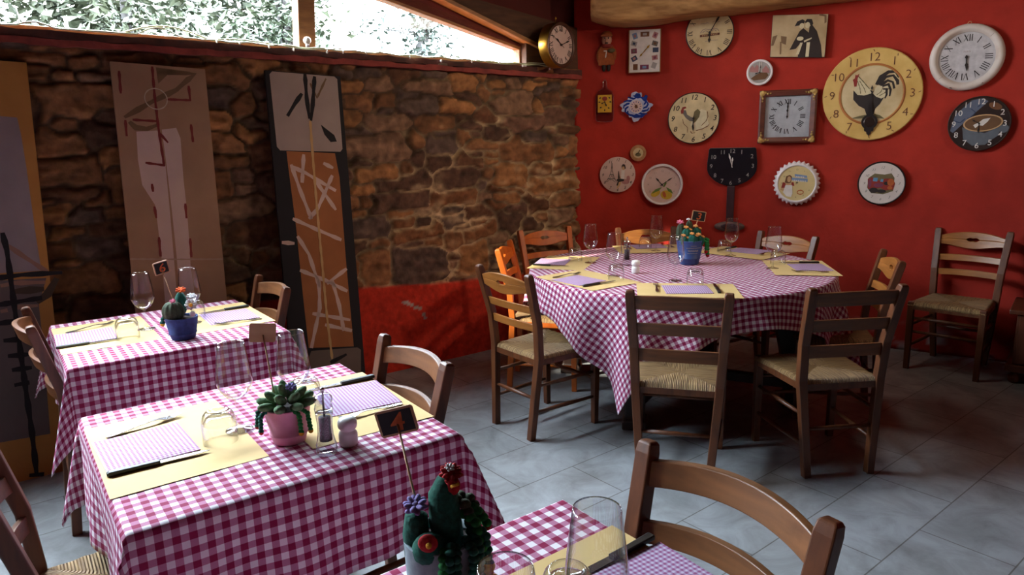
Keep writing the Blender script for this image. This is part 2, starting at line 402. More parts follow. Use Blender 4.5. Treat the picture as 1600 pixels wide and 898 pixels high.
# ---- floor: slabs of grey slate in running bond
def floor_mat():
    m = bpy.data.materials.new('slate_floor'); m.use_nodes = True; nt = m.node_tree; b = nt.nodes['Principled BSDF']
    tc = nt.nodes.new('ShaderNodeTexCoord'); mp = nt.nodes.new('ShaderNodeMapping')
    mp.inputs['Rotation'].default_value = (0, 0, -math.radians(38.5)); mp.inputs['Location'].default_value = (0.10, -0.005, 0)
    br = nt.nodes.new('ShaderNodeTexBrick'); br.inputs['Scale'].default_value = 1.0; br.inputs['Brick Width'].default_value = 0.64; br.inputs['Row Height'].default_value = 0.322
    br.inputs['Mortar Size'].default_value = 0.0028; br.inputs['Mortar Smooth'].default_value = 0.2; br.inputs['Bias'].default_value = 0.0
    br.inputs['Color1'].default_value = lin('#97999b'); br.inputs['Color2'].default_value = lin('#8a8d8f'); br.inputs['Mortar'].default_value = lin('#625e5b')
    n1 = nt.nodes.new('ShaderNodeTexNoise'); n1.inputs['Scale'].default_value = 5; n1.inputs['Detail'].default_value = 9; n1.inputs['Roughness'].default_value = 0.65; n1.inputs['Distortion'].default_value = 0.8
    ra = nt.nodes.new('ShaderNodeValToRGB'); e = ra.color_ramp.elements
    e[0].position = 0.30; e[0].color = (0.62, 0.60, 0.58, 1); e[1].position = 0.62; e[1].color = (1.08, 1.08, 1.08, 1)
    mx = nt.nodes.new('ShaderNodeMix'); mx.data_type = 'RGBA'; mx.blend_type = 'MULTIPLY'; mx.inputs[0].default_value = 1
    nt.links.new(tc.outputs['Object'], mp.inputs[0]); nt.links.new(mp.outputs[0], br.inputs['Vector']); nt.links.new(tc.outputs['Object'], n1.inputs['Vector']); nt.links.new(n1.outputs[0], ra.inputs[0])
    nt.links.new(br.outputs['Color'], mx.inputs[6]); nt.links.new(ra.outputs[0], mx.inputs[7]); nt.links.new(mx.outputs[2], b.inputs['Base Color'])
    b.inputs['Roughness'].default_value = 0.5; b.inputs['Specular IOR Level'].default_value = 0.35
    bu = nt.nodes.new('ShaderNodeBump'); bu.inputs['Strength'].default_value = 0.25; bu.inputs['Distance'].default_value = 0.004; nt.links.new(n1.outputs[0], bu.inputs['Height']); nt.links.new(bu.outputs[0], b.inputs['Normal'])
    return m
mb = MB(); mb.slab([tuple(uv(a, b)[:2]) for a, b in ((-3.0, -2.3), (7.0, -2.3), (7.0, 4.3), (-3.0, 4.3))], -0.1, 0.0)
struct(mb.build('floor', floor_mat()))

# ---- stone wall with the painted dado (plane v = 4.2)
def stone_wall():
    rs = np.random.RandomState(23)
    us = np.arange(-3.0, 3.735, 0.0125); zs = np.arange(0, 2.05, 0.0115)
    U, Z = np.meshgrid(us, zs, indexing='ij')
    sh = U.shape
    def nz(sx, sz, o):
        return np.array([NZ.noise(Vector((a * sx + o, b * sz, o * 0.37))) for a, b in zip(U.ravel(), Z.ravel())]).reshape(sh)
    n1 = nz(2.2, 3.5, 3.1); n2 = nz(8, 15, 7.7); n3 = nz(30, 44, 1.3); n4 = nz(14, 20, 5.5)
    Uw = U + 0.05 * n1 + 0.02 * n2; Zw = Z + 0.045 * nz(1.6, 2.2, 9.9) + 0.016 * n2 + 0.006 * n4
    # stones: long seeds laid in loose courses, some tall blocks spanning two courses
    S = []; z = 0.40
    def clear(u, zz, w, h):
        return all(abs(u - a) > (w + c) * 0.42 or abs(zz - b) > (h + d) * 0.42 for a, b, c, d in S)
    for u, zz, w, h in ((2.28, .70, .46, .26), (2.72, .70, .22, .22), (2.62, 1.26, .30, .15), (3.05, 1.27, .30, .17), (2.30, .92, .40, .08), (1.95, .72, .20, .26), (3.05, .93, .20, .13), (2.45, 1.62, .26, .07), (2.30, 1.74, .24, .10), (2.62, 1.74, .26, .10), (3.10, 1.78, .30, .16)): S.append((u, zz, w, h))
    for k in range(5200):
        big = k < 900
        h = rs.uniform(.08, .15) if big else rs.uniform(.035, .10); w = h * rs.uniform(1.6, 4.6)
        u = rs.uniform(-3.1, 3.85); zz = rs.uniform(.35, 2.1)
        if clear(u, zz, w, h): S.append((u, zz, w, h))
    d1 = np.full(sh, 9.0); i1 = np.zeros(sh, int); d2 = np.full(sh, 9.0)
    for k, (u, zz, w, h) in enumerate(S):
        lo = np.searchsorted(us, u - w / 2 - 0.22); hi = np.searchsorted(us, u + w / 2 + 0.22)
        if hi <= lo: continue
        th = rs.uniform(-.10, .10); uu = Uw[lo:hi] - u; ww = Zw[lo:hi] - zz
        x = uu * math.cos(th) + ww * math.sin(th); y = -uu * math.sin(th) + ww * math.cos(th)
        qx = np.abs(x) - w / 2 + h * .16; qy = np.abs(y) - h / 2 + h * .16
        d = np.hypot(np.maximum(qx, 0), np.maximum(qy, 0)) + np.minimum(np.maximum(qx, qy), 0) - h * .16
        a1 = d1[lo:hi]; b1 = i1[lo:hi]; a2 = d2[lo:hi]
        c = d < a1
        a2[:] = np.where(c, a1, np.minimum(a2, d)); b1[:] = np.where(c, k, b1); a1[:] = np.where(c, d, a1)
    edge = (d2 - d1) / 2
    n = len(S); dep = 0.010 + 0.030 * rs.rand(n); tu = rs.rand(n) - .5; tz = rs.rand(n) - .5
    pal = np.array([lin(c)[:3] for c in ('#8a5f3e', '#744c2f', '#64432e', '#94663f', '#7c5436', '#553c2e', '#7d5e48', '#6a4c3c', '#5d4a40')])
    pc = pal[rs.randint(0, len(pal), n)] * (0.8 + 0.4 * rs.rand(n, 1))
    t = np.clip((edge - 0.0015 - 0.002 * (n3 + 1)) / 0.0085, 0, 1); prof = t * t * (3 - 2 * t)
    su = np.array([q[0] for q in S])[i1]; sz_ = np.array([q[1] for q in S])[i1]
    H = prof * (dep[i1] + 0.09 * tu[i1] * (Uw - su) + 0.30 * tz[i1] * (Zw - sz_)) + prof * (0.012 * n4 + 0.006 * n3 + 0.016 * n2) + 0.003 * n3
    H = np.clip(H, -0.01, 0.06)
    mort = np.array(lin('#b79c78')[:3]); mort2 = np.array(lin('#4f3c2c')[:3])
    mm = np.clip(0.25 + 0.9 * n1 + 0.5 * n2 + 0.45 * np.clip((U - 1.9), -1.2, 0.7) + 0.7 * (1.15 - Z), 0, 1)[..., None]
    mcol = mort2 * (1 - mm) + mort * mm
    C = mcol * (1 - prof[..., None]) + pc[i1] * prof[..., None]
    sm = np.clip((n2 * 0.8 + n1 * 0.6 - 0.45 + 0.35 * np.clip(U - 1.9, -1, .6) + .3 * (1.0 - Z)) * 3, 0, 1)[..., None] * 0.55   # smeared mortar over the stones
    C = C * (1 - sm) + mort * 0.9 * sm
    C *= (1 + 0.45 * n2 + 0.35 * n4 + 0.25 * n3)[..., None]
    dado = np.interp(U, [-3, 1.83, 2.1, 2.5, 2.74, 3.17, 3.73], [0.62, 0.62, 0.595, 0.565, 0.56, 0.54, 0.50]) + 0.012 * nz(5, 0.01, 4.4)
    k = np.clip((dado - Z) / 0.012, 0, 1)
    red = np.array(lin('#bf3320')[:3])
    Cr = red * (1 + 0.18 * n1 + 0.1 * n2)[..., None]
    for a, b, c, d in ((2.13, .47, 2.20, .445), (2.22, .42, 2.26, .41), (2.28, .36, 2.29, .335)):
        tt = np.clip(((U - a) * (c - a) + (Z - b) * (d - b)) / ((c - a) ** 2 + (d - b) ** 2), 0, 1)
        m = (np.hypot(U - a - tt * (c - a), Z - b - tt * (d - b)) < 0.010 + 0.004 * n3)[..., None]
        Cr = np.where(m, np.array(lin('#a89a92')[:3]), Cr)
    k3 = k[..., None]; C = C * (1 - k3) + Cr * k3
    Hd = 0.028 + 0.010 * n1 + 0.003 * n2; H = H * (1 - k) + Hd * k
    C = np.clip(C, 0.004, 1)
    V = 4.215 - H
    ua = np.array(UA); va = np.array(VA)
    P = U[..., None] * ua + V[..., None] * va; P[..., 2] = Z
    o = grid_obj('wall_left', P, C, vcol_mat('rubble_stone', 0.85, 0.5, 45, bdist=0.008))
    core = wall_core(); core.parent = o
    return struct(o)
def wall_core():
    return struct(MB().slab([tuple(uv(a, b)[:2]) for a, b in ((-3.0, 4.225), (3.74, 4.225), (3.74, 4.44), (-3.0, 4.44))], 0, 2.04).build('wall_core', mat('rough_wall_core', '#5a4a3c', '#453930', 0.9)))
stone_wall()

# ---- the curved red wall
ARC_N = 681; ARC_DS = 0.01
_s = np.arange(ARC_N) * ARC_DS; _a = np.radians(-7 - 9.5 * _s)
_x = 0.54 + np.concatenate([[0], np.cumsum((np.cos(_a[1:]) + np.cos(_a[:-1])) / 2 * ARC_DS)])
_y = 5.58 + np.concatenate([[0], np.cumsum((np.sin(_a[1:]) + np.sin(_a[:-1])) / 2 * ARC_DS)])
def arc(s, off=0.0, z=0.0):
    x = float(np.interp(s, _s, _x)); y = float(np.interp(s, _s, _y)); a = float(np.interp(s, _s, _a))
    return Vector((x + math.sin(a) * off, y - math.cos(a) * off, z))
def arc_az(s): return float(np.interp(s, _s, _a))
def red_wall():
    ss = np.arange(-0.03, 6.61, 0.03); zs = np.concatenate([np.arange(0, 0.4, 0.025), np.arange(0.4, 2.76, 0.05)])
    P = np.zeros((len(ss), len(zs), 3)); C = np.zeros_like(P)
    red = np.array(lin('#a62a1c')[:3]); wht = np.array(lin('#a79a9c')[:3])
    for i, s in enumerate(ss):
        for j, z in enumerate(zs):
            n = NZ.noise(Vector((s * 2.3, z * 2.3, 5))); n2 = NZ.noise(Vector((s * 7, z * 7, 2)))
            h = 0.006 * n + 0.003 * n2
            if s < 0: p = arc(0, h) + Vector((math.cos(_a[0]), math.sin(_a[0]), 0)) * s
            else: p = arc(s, h)
            P[i, j] = (p.x, p.y, z)
            c = red * (1 + 0.16 * n + 0.14 * n2)
            f = NZ.noise(Vector((s * 6, z * 9, 8))) + 0.4 * NZ.noise(Vector((s * 17, z * 22, 3)))
            k = min(1, max(0, (f - 0.12) * 4)) * min(1, max(0, (0.22 - z) / 0.12))
            C[i, j] = c * (1 - k) + wht * k
    o = grid_obj('wall_right', P, C, vcol_mat('red_plaster', 0.75, 0.45, 28, noise_amt=0.10, bdist=0.006, nscale=9))
    m = o.modifiers.new('thickness', 'SOLIDIFY'); m.thickness = 0.2; m.offset = -1
    return struct(o)
red_wall()
PLASTER = mat('red_room_plaster', '#6a2018', '#571a13', 0.8, scale=3, bump=0.4, bscale=25, bdist=0.004)
CEIL = mat('ceiling_boards', '#46301f', '#362417', 0.7, scale=4, stretch=(1, 6, 1), bump=0.2)
def wall_between(name, p, q, h, t=0.15):
    p = Vector(p); q = Vector(q); d = (q - p).normalized(); n = Vector((d.y, -d.x, 0)) * t
    return struct(MB().slab([tuple(x[:2]) for x in (p, q, q + n, p + n)], 0, h).build(name, PLASTER))
E_ = arc(6.6)
K1 = uv(E_.dot(UA), -2.2); K2 = uv(-2.95, -2.2); K3 = uv(-2.95, 4.3)
wall_between('wall_front', E_, K1, 2.75); wall_between('wall_back', K1, K2, 4.4); wall_between('wall_side', K2, K3, 4.4)
mb = MB(); top = 2.75
q = [uv(8.2, -2.4, top), uv(8.2, 4.42, top), uv(3.74, 4.42, top), uv(-3.1, 4.42, top + 0.235 * 6.84), uv(-3.1, -2.4, top + 0.235 * 6.84), uv(3.74, -2.4, top)]
t = [x + Vector((0, 0, 0.12)) for x in q]
mb.add(q + t, [(0, 1, 2, 5), (5, 2, 3, 4), (6, 11, 8, 7), (11, 10, 9, 8), (0, 6, 7, 1), (1, 7, 8, 2), (2, 8, 9, 3), (3, 9, 10, 4), (4, 10, 11, 5), (5, 11, 6, 0)])
struct(mb.build('ceiling', CEIL))

# ---- ledge, window, gable; everything here lies in the plane of the stone wall: local x = u, local z = up, local -y = into the room
def wallframe(o):
    o.location = uv(0, 4.2); o.rotation_euler = (0, 0, AZ); return o
def zl(u): return -0.0135 * u
LEDGE_D = mat('dark_ledge_plaster', '#5b3027', '#3b201b', 0.85, scale=14, bump=0.8, bdist=0.01)
LEDGE_R = mat('red_ledge_plaster', '#9a4238', '#73302a', 0.85, scale=14, bump=0.5, bdist=0.006)
def ledge(name, z0, z1, y0, y1, m, seed):
    rs = random.Random(seed); mb = MB(); secs = []
    for i in range(113):
        u = -3.0 + i * 6.73 / 112; a = rs.uniform(-0.004, 0.004); b = rs.uniform(-0.006, 0.004); c = rs.uniform(-0.006, 0.006)
        secs.append([(u, y0 + c, z0 + zl(u) + a), (u, y1, z0 + zl(u)), (u, y1, z1 + zl(u)), (u, y0 + c * 0.5, z1 + zl(u) + b)])
    mb.sweep(None, secs); return struct(wallframe(mb.build(name, m, smooth=False)))
ledge('trim_1', 2.022, 2.054, -0.035, 0.22, LEDGE_R, 1)
ledge('trim_2', 2.054, 2.092, -0.030, 0.24, LEDGE_D, 2)
def ztop(u): return 2.150 + 0.228 * (3.21 - u)
w1 = wallframe(bpy.data.objects.new('window_1', None)); link(w1); struct(w1)
UL = -2.4
mb = MB()
def railpoly(mb, pts, y0, y1): mb.prism(pts, y0, y1)
railpoly(mb, [(UL, 2.09 + zl(UL)), (3.25, 2.035), (3.25, 2.075), (UL, 2.125 + zl(UL))], 0.06, 0.14)
railpoly(mb, [(UL, ztop(UL) + 0.02), (UL, ztop(UL) + 0.09), (3.25, ztop(3.25) + 0.09), (3.25, ztop(3.25) + 0.02)], 0.06, 0.14)
railpoly(mb, [(3.205, 2.05), (3.25, 2.05), (3.25, ztop(3.25) + 0.05), (3.205, ztop(3.205) + 0.05)], 0.06, 0.14)
for a in (-2.4, -0.62): railpoly(mb, [(a, 2.07), (a + 0.09, 2.07), (a + 0.09, ztop(a + 0.09) + 0.05), (a, ztop(a) + 0.05)], 0.05, 0.14)
struct(mb.build('window_frame', WINW, w1, bevel=0.004))
struct(MB().prism([(1.565, 2.06), (1.668, 2.06), (1.692, ztop(1.69) + 0.05), (1.589, ztop(1.589) + 0.05)], 0.04, 0.14).build('window_mullion', WINW, w1, bevel=0.005))
for a, b in ((-2.31, -0.62), (-0.53, 1.58), (1.67, 3.21)):
    struct(MB().prism([(a, 2.07 + zl(a)), (b, 2.05), (b, ztop(b) + 0.03), (a, ztop(a) + 0.03)], 0.098, 0.104).build('pane', PANE, w1))
BOARD = mat('dark_brown_gable_board', '#5d3a22', '#452917', 0.75, scale=6, stretch=(1, 5, 5), bump=0.3)
def tz(u): return 2.204 + 0.317 * (3.328 - u)
struct(wallframe(MB().prism([(3.222, 2.03), (3.735, 2.03), (3.735, 2.343), (2.3, 2.535), (2.3, tz(2.3) - 0.012), (3.222, tz(3.222) - 0.02)], 0.0, 0.12).build('trim_3', BOARD)))
struct(wallframe(MB().prism([(3.36, tz(3.36) - 0.028), (3.36, tz(3.36)), (-2.9, tz(-2.9)), (-2.9, tz(-2.9) - 0.035)], -0.035, 0.09).build('trim_4', mat('sunny_rafter_wood', '#b98350', '#95643a', 0.5, scale=8, stretch=(1, 5, 5)), bevel=0.004)))  # rafter trim in one pale wood tone
struct(wallframe(MB().prism([(UL - 0.6, ztop(UL - 0.6) + 0.04), (3.3, ztop(3.3) + 0.04), (3.735, 2.2), (3.735, 2.80), (UL - 0.6, 4.40)], 0.06, 0.14).build('wall_gable', PLASTER)))
struct(wallframe(MB().prism([(-3.0, 2.06), (UL + 0.02, 2.06), (UL + 0.02, 4.4), (-3.0, 4.4)], 0.03, 0.19).build('trim_5', PLASTER)))

# ---- the rough beam over the clocks
def beam():
    mb = MB(); secs = []; rs = random.Random(5)
    N = 46
    for i in range(N):
        t = i / (N - 1); s = 0.10 + 2.3 * t
        fr = min(1, (t / 0.035) ** 0.5) if t < 0.035 else 1
        zb = 2.335 + 0.085 * t + (0.022 * math.exp(-((s - 0.16) / 0.07) ** 2)) - 0.018 * math.exp(-((s - 0.5) / 0.3) ** 2) + 0.004 * math.sin(s * 9)
        zt = 2.60 + 0.03 * math.sin(s * 4) - 0.05 * (1 - fr)
        zm = zb + 0.022
        f = 0.345 + 0.012 * math.sin(s * 7 + 1) - 0.05 * (1 - fr)
        b_ = 0.02
        zb += 0.04 * (1 - fr)
        ring = [(b_, zb), (b_ + 0.1, zb - 0.006), (f - 0.06, zb), (f - 0.015, zb + 0.012), (f, zb + 0.05), (f + 0.004, (zb + zt) / 2), (f - 0.02, zt - 0.03), (f - 0.06, zt), (b_, zt)]
        secs.append([arc(s, o + rs.uniform(-0.003, 0.003), z + rs.uniform(-0.003, 0.003)) for o, z in ring])
    mb.sweep(None, secs)
    return struct(mb.build('ceiling_beam', BEAMW, smooth=True))
beam()

# ---- the garden outside the window
GRASS = mat('garden_bank', (0.013, 0.016, 0.009, 1), (0.008, 0.010, 0.006, 1), 0.95, scale=6, bump=0.5)
mb = MB(); q = [uv(a, b, z) for a, b, z in ((-9, 4.5, 1.75), (12, 4.5, 1.75), (14, 16, 2.5), (-12, 16, 2.5))]
mb.add(q, [(0, 1, 2, 3)]); struct(mb.build('ground', GRASS))
LEAF = [mat('leaf_green_a', (0.028, 0.042, 0.020, 1), (0.016, 0.027, 0.012, 1), 0.6, scale=3), mat('leaf_green_b', (0.038, 0.047, 0.024, 1), (0.024, 0.033, 0.017, 1), 0.6, scale=3), mat('leaf_green_c', (0.027, 0.040, 0.031, 1), (0.016, 0.028, 0.022, 1), 0.6, scale=3)]
BARK = mat('pale_bark', (0.026, 0.024, 0.022, 1), (0.017, 0.016, 0.015, 1), 0.9, scale=8, bump=0.5)
def plant_meshes(items, seed, big, tm, lm):
    """trunks into tm, leaves into lm; items: (x, y, height, radius, leaves, lean)"""
    rs = random.Random(seed)
    for x0, y0, h, r, n, lean in items:
        tips = []
        for k in range(4):
            a = rs.uniform(0, 2 * PI); b = rs.uniform(0.05, 0.30); pts = []
            for i in range(7):
                f = i / 6; pts.append((x0 + lean * f * f + math.cos(a) * b * f * r + rs.uniform(-.02, .02), y0 + math.sin(a) * b * f * r, h * f * rs.uniform(0.98, 1.0)))
            tm.tube(pts, [0.045 * (1 - 0.75 * i / 6) for i in range(7)], 6); tips += pts[2:]
        for k in range(16):
            b = rs.choice(tips); a = rs.uniform(0, 2 * PI); L = rs.uniform(0.3, 0.8) * r
            e = (b[0] + math.cos(a) * L, b[1] + math.sin(a) * L, b[2] + rs.uniform(0.0, 0.4) * L); tm.tube([b, e], [0.014, 0.005], 5); tips.append(e)
        for k in range(n):
            b = rs.choice(tips); d = Vector((rs.gauss(0, 1), rs.gauss(0, 1), rs.gauss(0, 1))).normalized() * (rs.random() ** 0.6) * 0.42 * r
            c = Vector(b) + d
            if c.z < 0.1: continue
            ax = Vector((rs.gauss(0, 1), rs.gauss(0, 1), rs.gauss(0, 0.6))).normalized(); sd = ax.cross(Vector((rs.gauss(0, 1), rs.gauss(0, 1), 1.2))).normalized(); L = rs.uniform(0.05, 0.11) * big; W = L * 0.30
            nn = ax.cross(sd)
            lm.add([c, c + ax * L * 0.5 + sd * W + nn * W * 0.4, c + ax * L, c + ax * L * 0.5 - sd * W + nn * W * 0.4, c + ax * L * 0.5], [(0, 1, 4), (1, 2, 4), (2, 3, 4), (3, 0, 4)])
def tree(u, v, h, r, n, li, lean, label, seed):
    g = 1.75 + (v - 4.5) * 0.065; t = thing('garden_tree', label, 'tree', uv(u, v, g - 0.03), AZ, 'trees outside the window')
    tb, lb = MB(), MB(); plant_meshes([(0, 0, h, r, n, lean)], seed, 1.0, tb, lb)
    tb.build('trunk', BARK, t, smooth=True); lb.build('foliage', LEAF[li], t)
tree(-1.9, 7.2, 2.0, .62, 2200, 0, 0.1, 'dense leafy tree outside the glass at the far left end of the window', 1)
tree(-.35, 7.6, 1.9, .62, 2000, 2, -0.1, 'bluish green tree outside, left of the middle of the large pane', 2)
tree(1.15, 7.2, 1.7, .60, 1700, 1, 0.1, 'light green tree with pale trunks outside, middle of the large pane', 3)
tree(2.65, 7.6, 1.8, .62, 1800, 0, -0.1, 'leafy tree outside, just left of the wooden window mullion', 4)
tree(4.15, 7.4, 1.7, .60, 1500, 2, 0.1, 'tree outside, just right of the wooden window mullion', 5)
t = thing('garden_hedge', 'tall pale green hedge growing behind the garden trees outside the window', 'hedge', uv(1.4, 10.6, 2.10), AZ)
tb, lb = MB(), MB(); plant_meshes([(-5.2, 0, 2.0, 1.9, 3800, .1), (-2.6, .3, 2.0, 1.9, 4000, .1), (0, -.2, 1.9, 1.9, 4000, 0), (2.4, .2, 1.9, 1.7, 3600, -.1)], 31, 1.7, tb, lb)
tb.build('trunk', BARK, t, smooth=True); o = lb.build('foliage', LEAF[1], t)
# ------------------------------------------------------------------ chairs (local +y is the way the sitter faces; origin on the floor under the seat)
def post_xy(z):
    f = [(0, .150, -.225), (.45, .183, -.192), (.62, .190, -.205), (.885, .205, -.272)]
    for (a, x0, y0), (b, x1, y1) in zip(f, f[1:]):
        if z <= b: t = (z - a) / (b - a); return x0 + (x1 - x0) * t, y0 + (y1 - y0) * t
    return f[-1][1:]
def rail(zt0, zb0, crown, bow, th, lean, hole=False, sag=0.0):
    """curved back rail between the posts: upper edge arched by crown, bowed backwards by bow"""
    mb = MB(); zm = (zt0 + zb0) / 2; hw, yp = post_xy(zm); hw -= 0.012; N = 60 if hole else 24
    def sec(x, lo, hi):
        k = 1 - (x / hw) ** 2
        def Y(z): return post_xy(min(z, .885))[1] - bow * k
        return [(x, Y(lo) - th / 2, lo), (x, Y(lo) + th / 2, lo), (x, Y(hi) + th / 2, hi), (x, Y(hi) - th / 2, hi)]
    up = []; dn = []
    for i in range(N + 1):
        x = -hw + 2 * hw * i / N; k = 1 - (x / hw) ** 2
        zt = zt0 + crown * k; zb = zb0 + sag * k - (0.012 * math.cos(x / hw * PI) if hole else 0)
        m = (zt + zb) / 2 + 0.004; h = 0
        if hole and abs(x) < 0.038: h = 0.0105 * (1 - (abs(x) / 0.038) ** 4) * (1.0 - 0.18 * math.cos(x / 0.038 * PI * 2))
        up.append(sec(x, m + h, zt)); dn.append(sec(x, zb, m - h))
    if hole: mb.sweep(None, up); mb.sweep(None, dn)
    else: mb.sweep(None, [[d[0], d[1], u_[2], u_[3]] for u_, d in zip(up, dn)])
    return mb
def rush_seat():
    N = 44; zt = 0.452; fw, rw, fy, ry = .218, .180, .205, -.200
    vs = []; fs = []; uvs = []
    def pt(a, b):
        y = ry + (fy - ry) * (b + 1) / 2; w = rw + (fw - rw) * (b + 1) / 2; return a * w, y
    for side in (0, 1):
        o = len(vs)
        for i in range(N + 1):
            for j in range(N + 1):
                a = -1 + 2 * i / N; b = -1 + 2 * j / N
                a = math.copysign(abs(a) ** 0.8, a); b = math.copysign(abs(b) ** 0.8, b)
                x, y = pt(a, b); m = max(abs(a), abs(b))
                if abs(b) >= abs(a): s = x
                else: s = y
                rid = 0.0014 * math.sin(2 * PI * s / 0.0075)
                diag = math.exp(-((abs(abs(a) - abs(b))) / 0.05) ** 2)
                edge = max(0.0, 1 - ((1 - m) / 0.10)) if m > 0.9 else 0
                dome = 0.006 * (1 - m) - 0.010 * (1 - m) ** 2 - 0.003 * diag
                half = 0.021 * math.sqrt(max(0.0, 1 - edge ** 2))
                z = zt + dome - 0.021 + (half + rid if side == 0 else -half)
                k = 1 + (0.012 if m > 0.93 else 0)
                vs.append((x * k, y * k, z)); uvs.append((s, m * 0.3))
        for i in range(N):
            for j in range(N):
                a = o + i * (N + 1) + j; q = (a, a + N + 1, a + N + 2, a + 1)
                fs.append(q if side == 0 else q[::-1])
    mb = MB(); mb.add(vs, fs); mb.uv = uvs
    return mb
def make_chair(kind, label, postm, railm, group):
    t = thing('dining_chair', label, 'chair', group=group)
    rush_seat().build('seat', RUSH, t, smooth=True)
    mb = MB()
    for s in (-1, 1): mb.bar([(s * .176, -.19, .418), (s * .205, .19, .418)], (.022, .030))
    mb.bar([(-.20, .192, .418), (.20, .192, .418)], (.022, .030), (0, 1, 0)); mb.bar([(-.17, -.192, .418), (.17, -.192, .418)], (.022, .03), (0, 1, 0))
    mb.build('seat_frame', postm, t)
    for s in (-1, 1):
        mb = MB(); z = [0, .20, .45, .62, .75, .862, .880, .887]
        pts = []; sz = []
        for q in z:
            x, y = post_xy(q); pts.append((s * x, y, q)); w = .034 + .006 * min(1, q / .45); d = .036
            if q > .87: w -= .012 if q > .885 else .004; d -= .014 if q > .885 else .004
            sz.append((w, d))
        mb.bar(pts, sz).build('back_post', postm, t, bevel=.0035)
        MB().bar([(s * .198, .188, 0), (s * .200, .188, .30), (s * .200, .188, .452)], [(.030, .030), (.036, .036), (.036, .036)]).build('leg', postm, t, bevel=.003)
    if kind == 'hole':
        rail(.838, .772, .030, .022, .018, 0, True).build('top_rail', railm, t, bevel=.003)
        rail(.715, .675, .004, .020, .014, 0, sag=.004).build('back_slat', railm, t, bevel=.002)
        rail(.620, .580, .004, .018, .014, 0, sag=.004).build('back_slat', railm, t, bevel=.002)
    elif kind == 'plain':
        rail(.862, .800, .006, .016, .018, 0, sag=.002).build('top_rail', railm, t, bevel=.003)
        rail(.735, .680, .005, .016, .015, 0, sag=.004).build('back_slat', railm, t, bevel=.002)
        rail(.612, .555, .004, .014, .015, 0, sag=.004).build('back_slat', railm, t, bevel=.002)
    else:
        rail(.850, .795, .016, .048, .019, 0, sag=.014).build('top_rail', railm, t, bevel=.003)
        rail(.725, .680, .012, .044, .016, 0, sag=.010).build('back_slat', railm, t, bevel=.002)
        rail(.610, .565, .010, .036, .015, 0, sag=.008).build('back_slat', railm, t, bevel=.002)
    def st(p, q, r=.0105): MB().tube([p, ((p[0] + q[0]) / 2, (p[1] + q[1]) / 2, (p[2] + q[2]) / 2), q], [r * .8, r * 1.1, r * .8], 8).build('stretcher', postm, t, smooth=True)
    for s in (-1, 1):
        st((s * .170, -.205, .155), (s * .199, .188, .155)); st((s * .176, -.20, .295), (s * .199, .188, .295))
    st((-.199, .188, .255), (.199, .188, .255)); st((-.165, -.208, .225), (.165, -.208, .225)); st((-.199, .188, .345), (.199, .188, .345))
    return t
proto = {}
def chair(kind, x, y, face, label, group, z=0.0, scale=None):
    m = {'hole': (WOOD, HONEY), 'orange': (ORANGE, ORANGE), 'plain': (WOOD, WOODX), 'arch': (WOOD, ARCHW), 'dark': (WOOD, WOODX)}[kind]
    rot = math.radians(face) - PI / 2
    if kind not in proto:
        t = make_chair({'orange': 'hole', 'dark': 'arch'}.get(kind, kind), label, m[0], m[1], group); t.location = (x, y, 0); t.rotation_euler = (0, 0, rot); proto[kind] = t
    else: t = dup(proto[kind], (x, y, 0), rot, label, group)
    return t
def back_at(mx, my, face):   # seat centre from the middle of the back rail
    a = math.radians(face); return mx + .27 * math.cos(a), my + .27 * math.sin(a)
G1 = 'chairs around the round table'; G2 = 'chairs at the square tables'
chair('hole', *back_at(-.045, 3.50, 38), 38, 'wooden chair with handle hole and rush seat, left front of the round table', G1)
chair('orange', *back_at(-.045, 4.40, -10), -10, 'orange wooden chair seen edge-on with sunlit post, left of the round table', G1)
chair('orange', *back_at(.25, 5.185, -64), -64, 'orange chair with handle hole in front of the stone wall corner', G1)
chair('hole', *back_at(.99, 5.13, -89), -89, 'chair behind the round table, its arched top rail between pepper mill and cactus pot', G1)
chair('hole', *back_at(1.835, 4.625, -146), -146, 'pale wooden chair with handle hole behind the round table on its right', G1)
chair('hole', *back_at(2.03, 3.69, 164), 164, 'chair with handle hole seen side-on, right of the round table', G1)
chair('plain', *back_at(1.47, 2.915, 96), 96, 'rush seat chair with its back to us, right of the chair facing the table front', G1)
chair('plain', *back_at(.70, 2.88, 74), 74, 'rush seat chair with three plain back rails, at the front of the round table', G1)
chair('hole', 2.865, 4.42, -136, 'empty wooden chair standing alone by the red wall, near the cabinet', 'chairs around the round table')
chair('arch', *back_at(-.315, 2.14, 216), 216, 'chair with curved rails lit white on top, right of the pink pot table', G2)
chair('arch', *back_at(-1.158, 3.332, 216), 216, 'chair with curved rails in front of the black edged painting, at the blue pot table', G2)
chair('dark', *back_at(-1.906, 2.688, 36), 36, 'dark chair left of the square table with the blue pot', G2)
chair('dark', -.985, 1.615, 36, 'chair in the lower left corner with only rush seat and dark post showing', G2)
chair('arch', *back_at(.405, 1.235, 216), 216, 'large foreground chair with arched back rails at the lower right', G2)

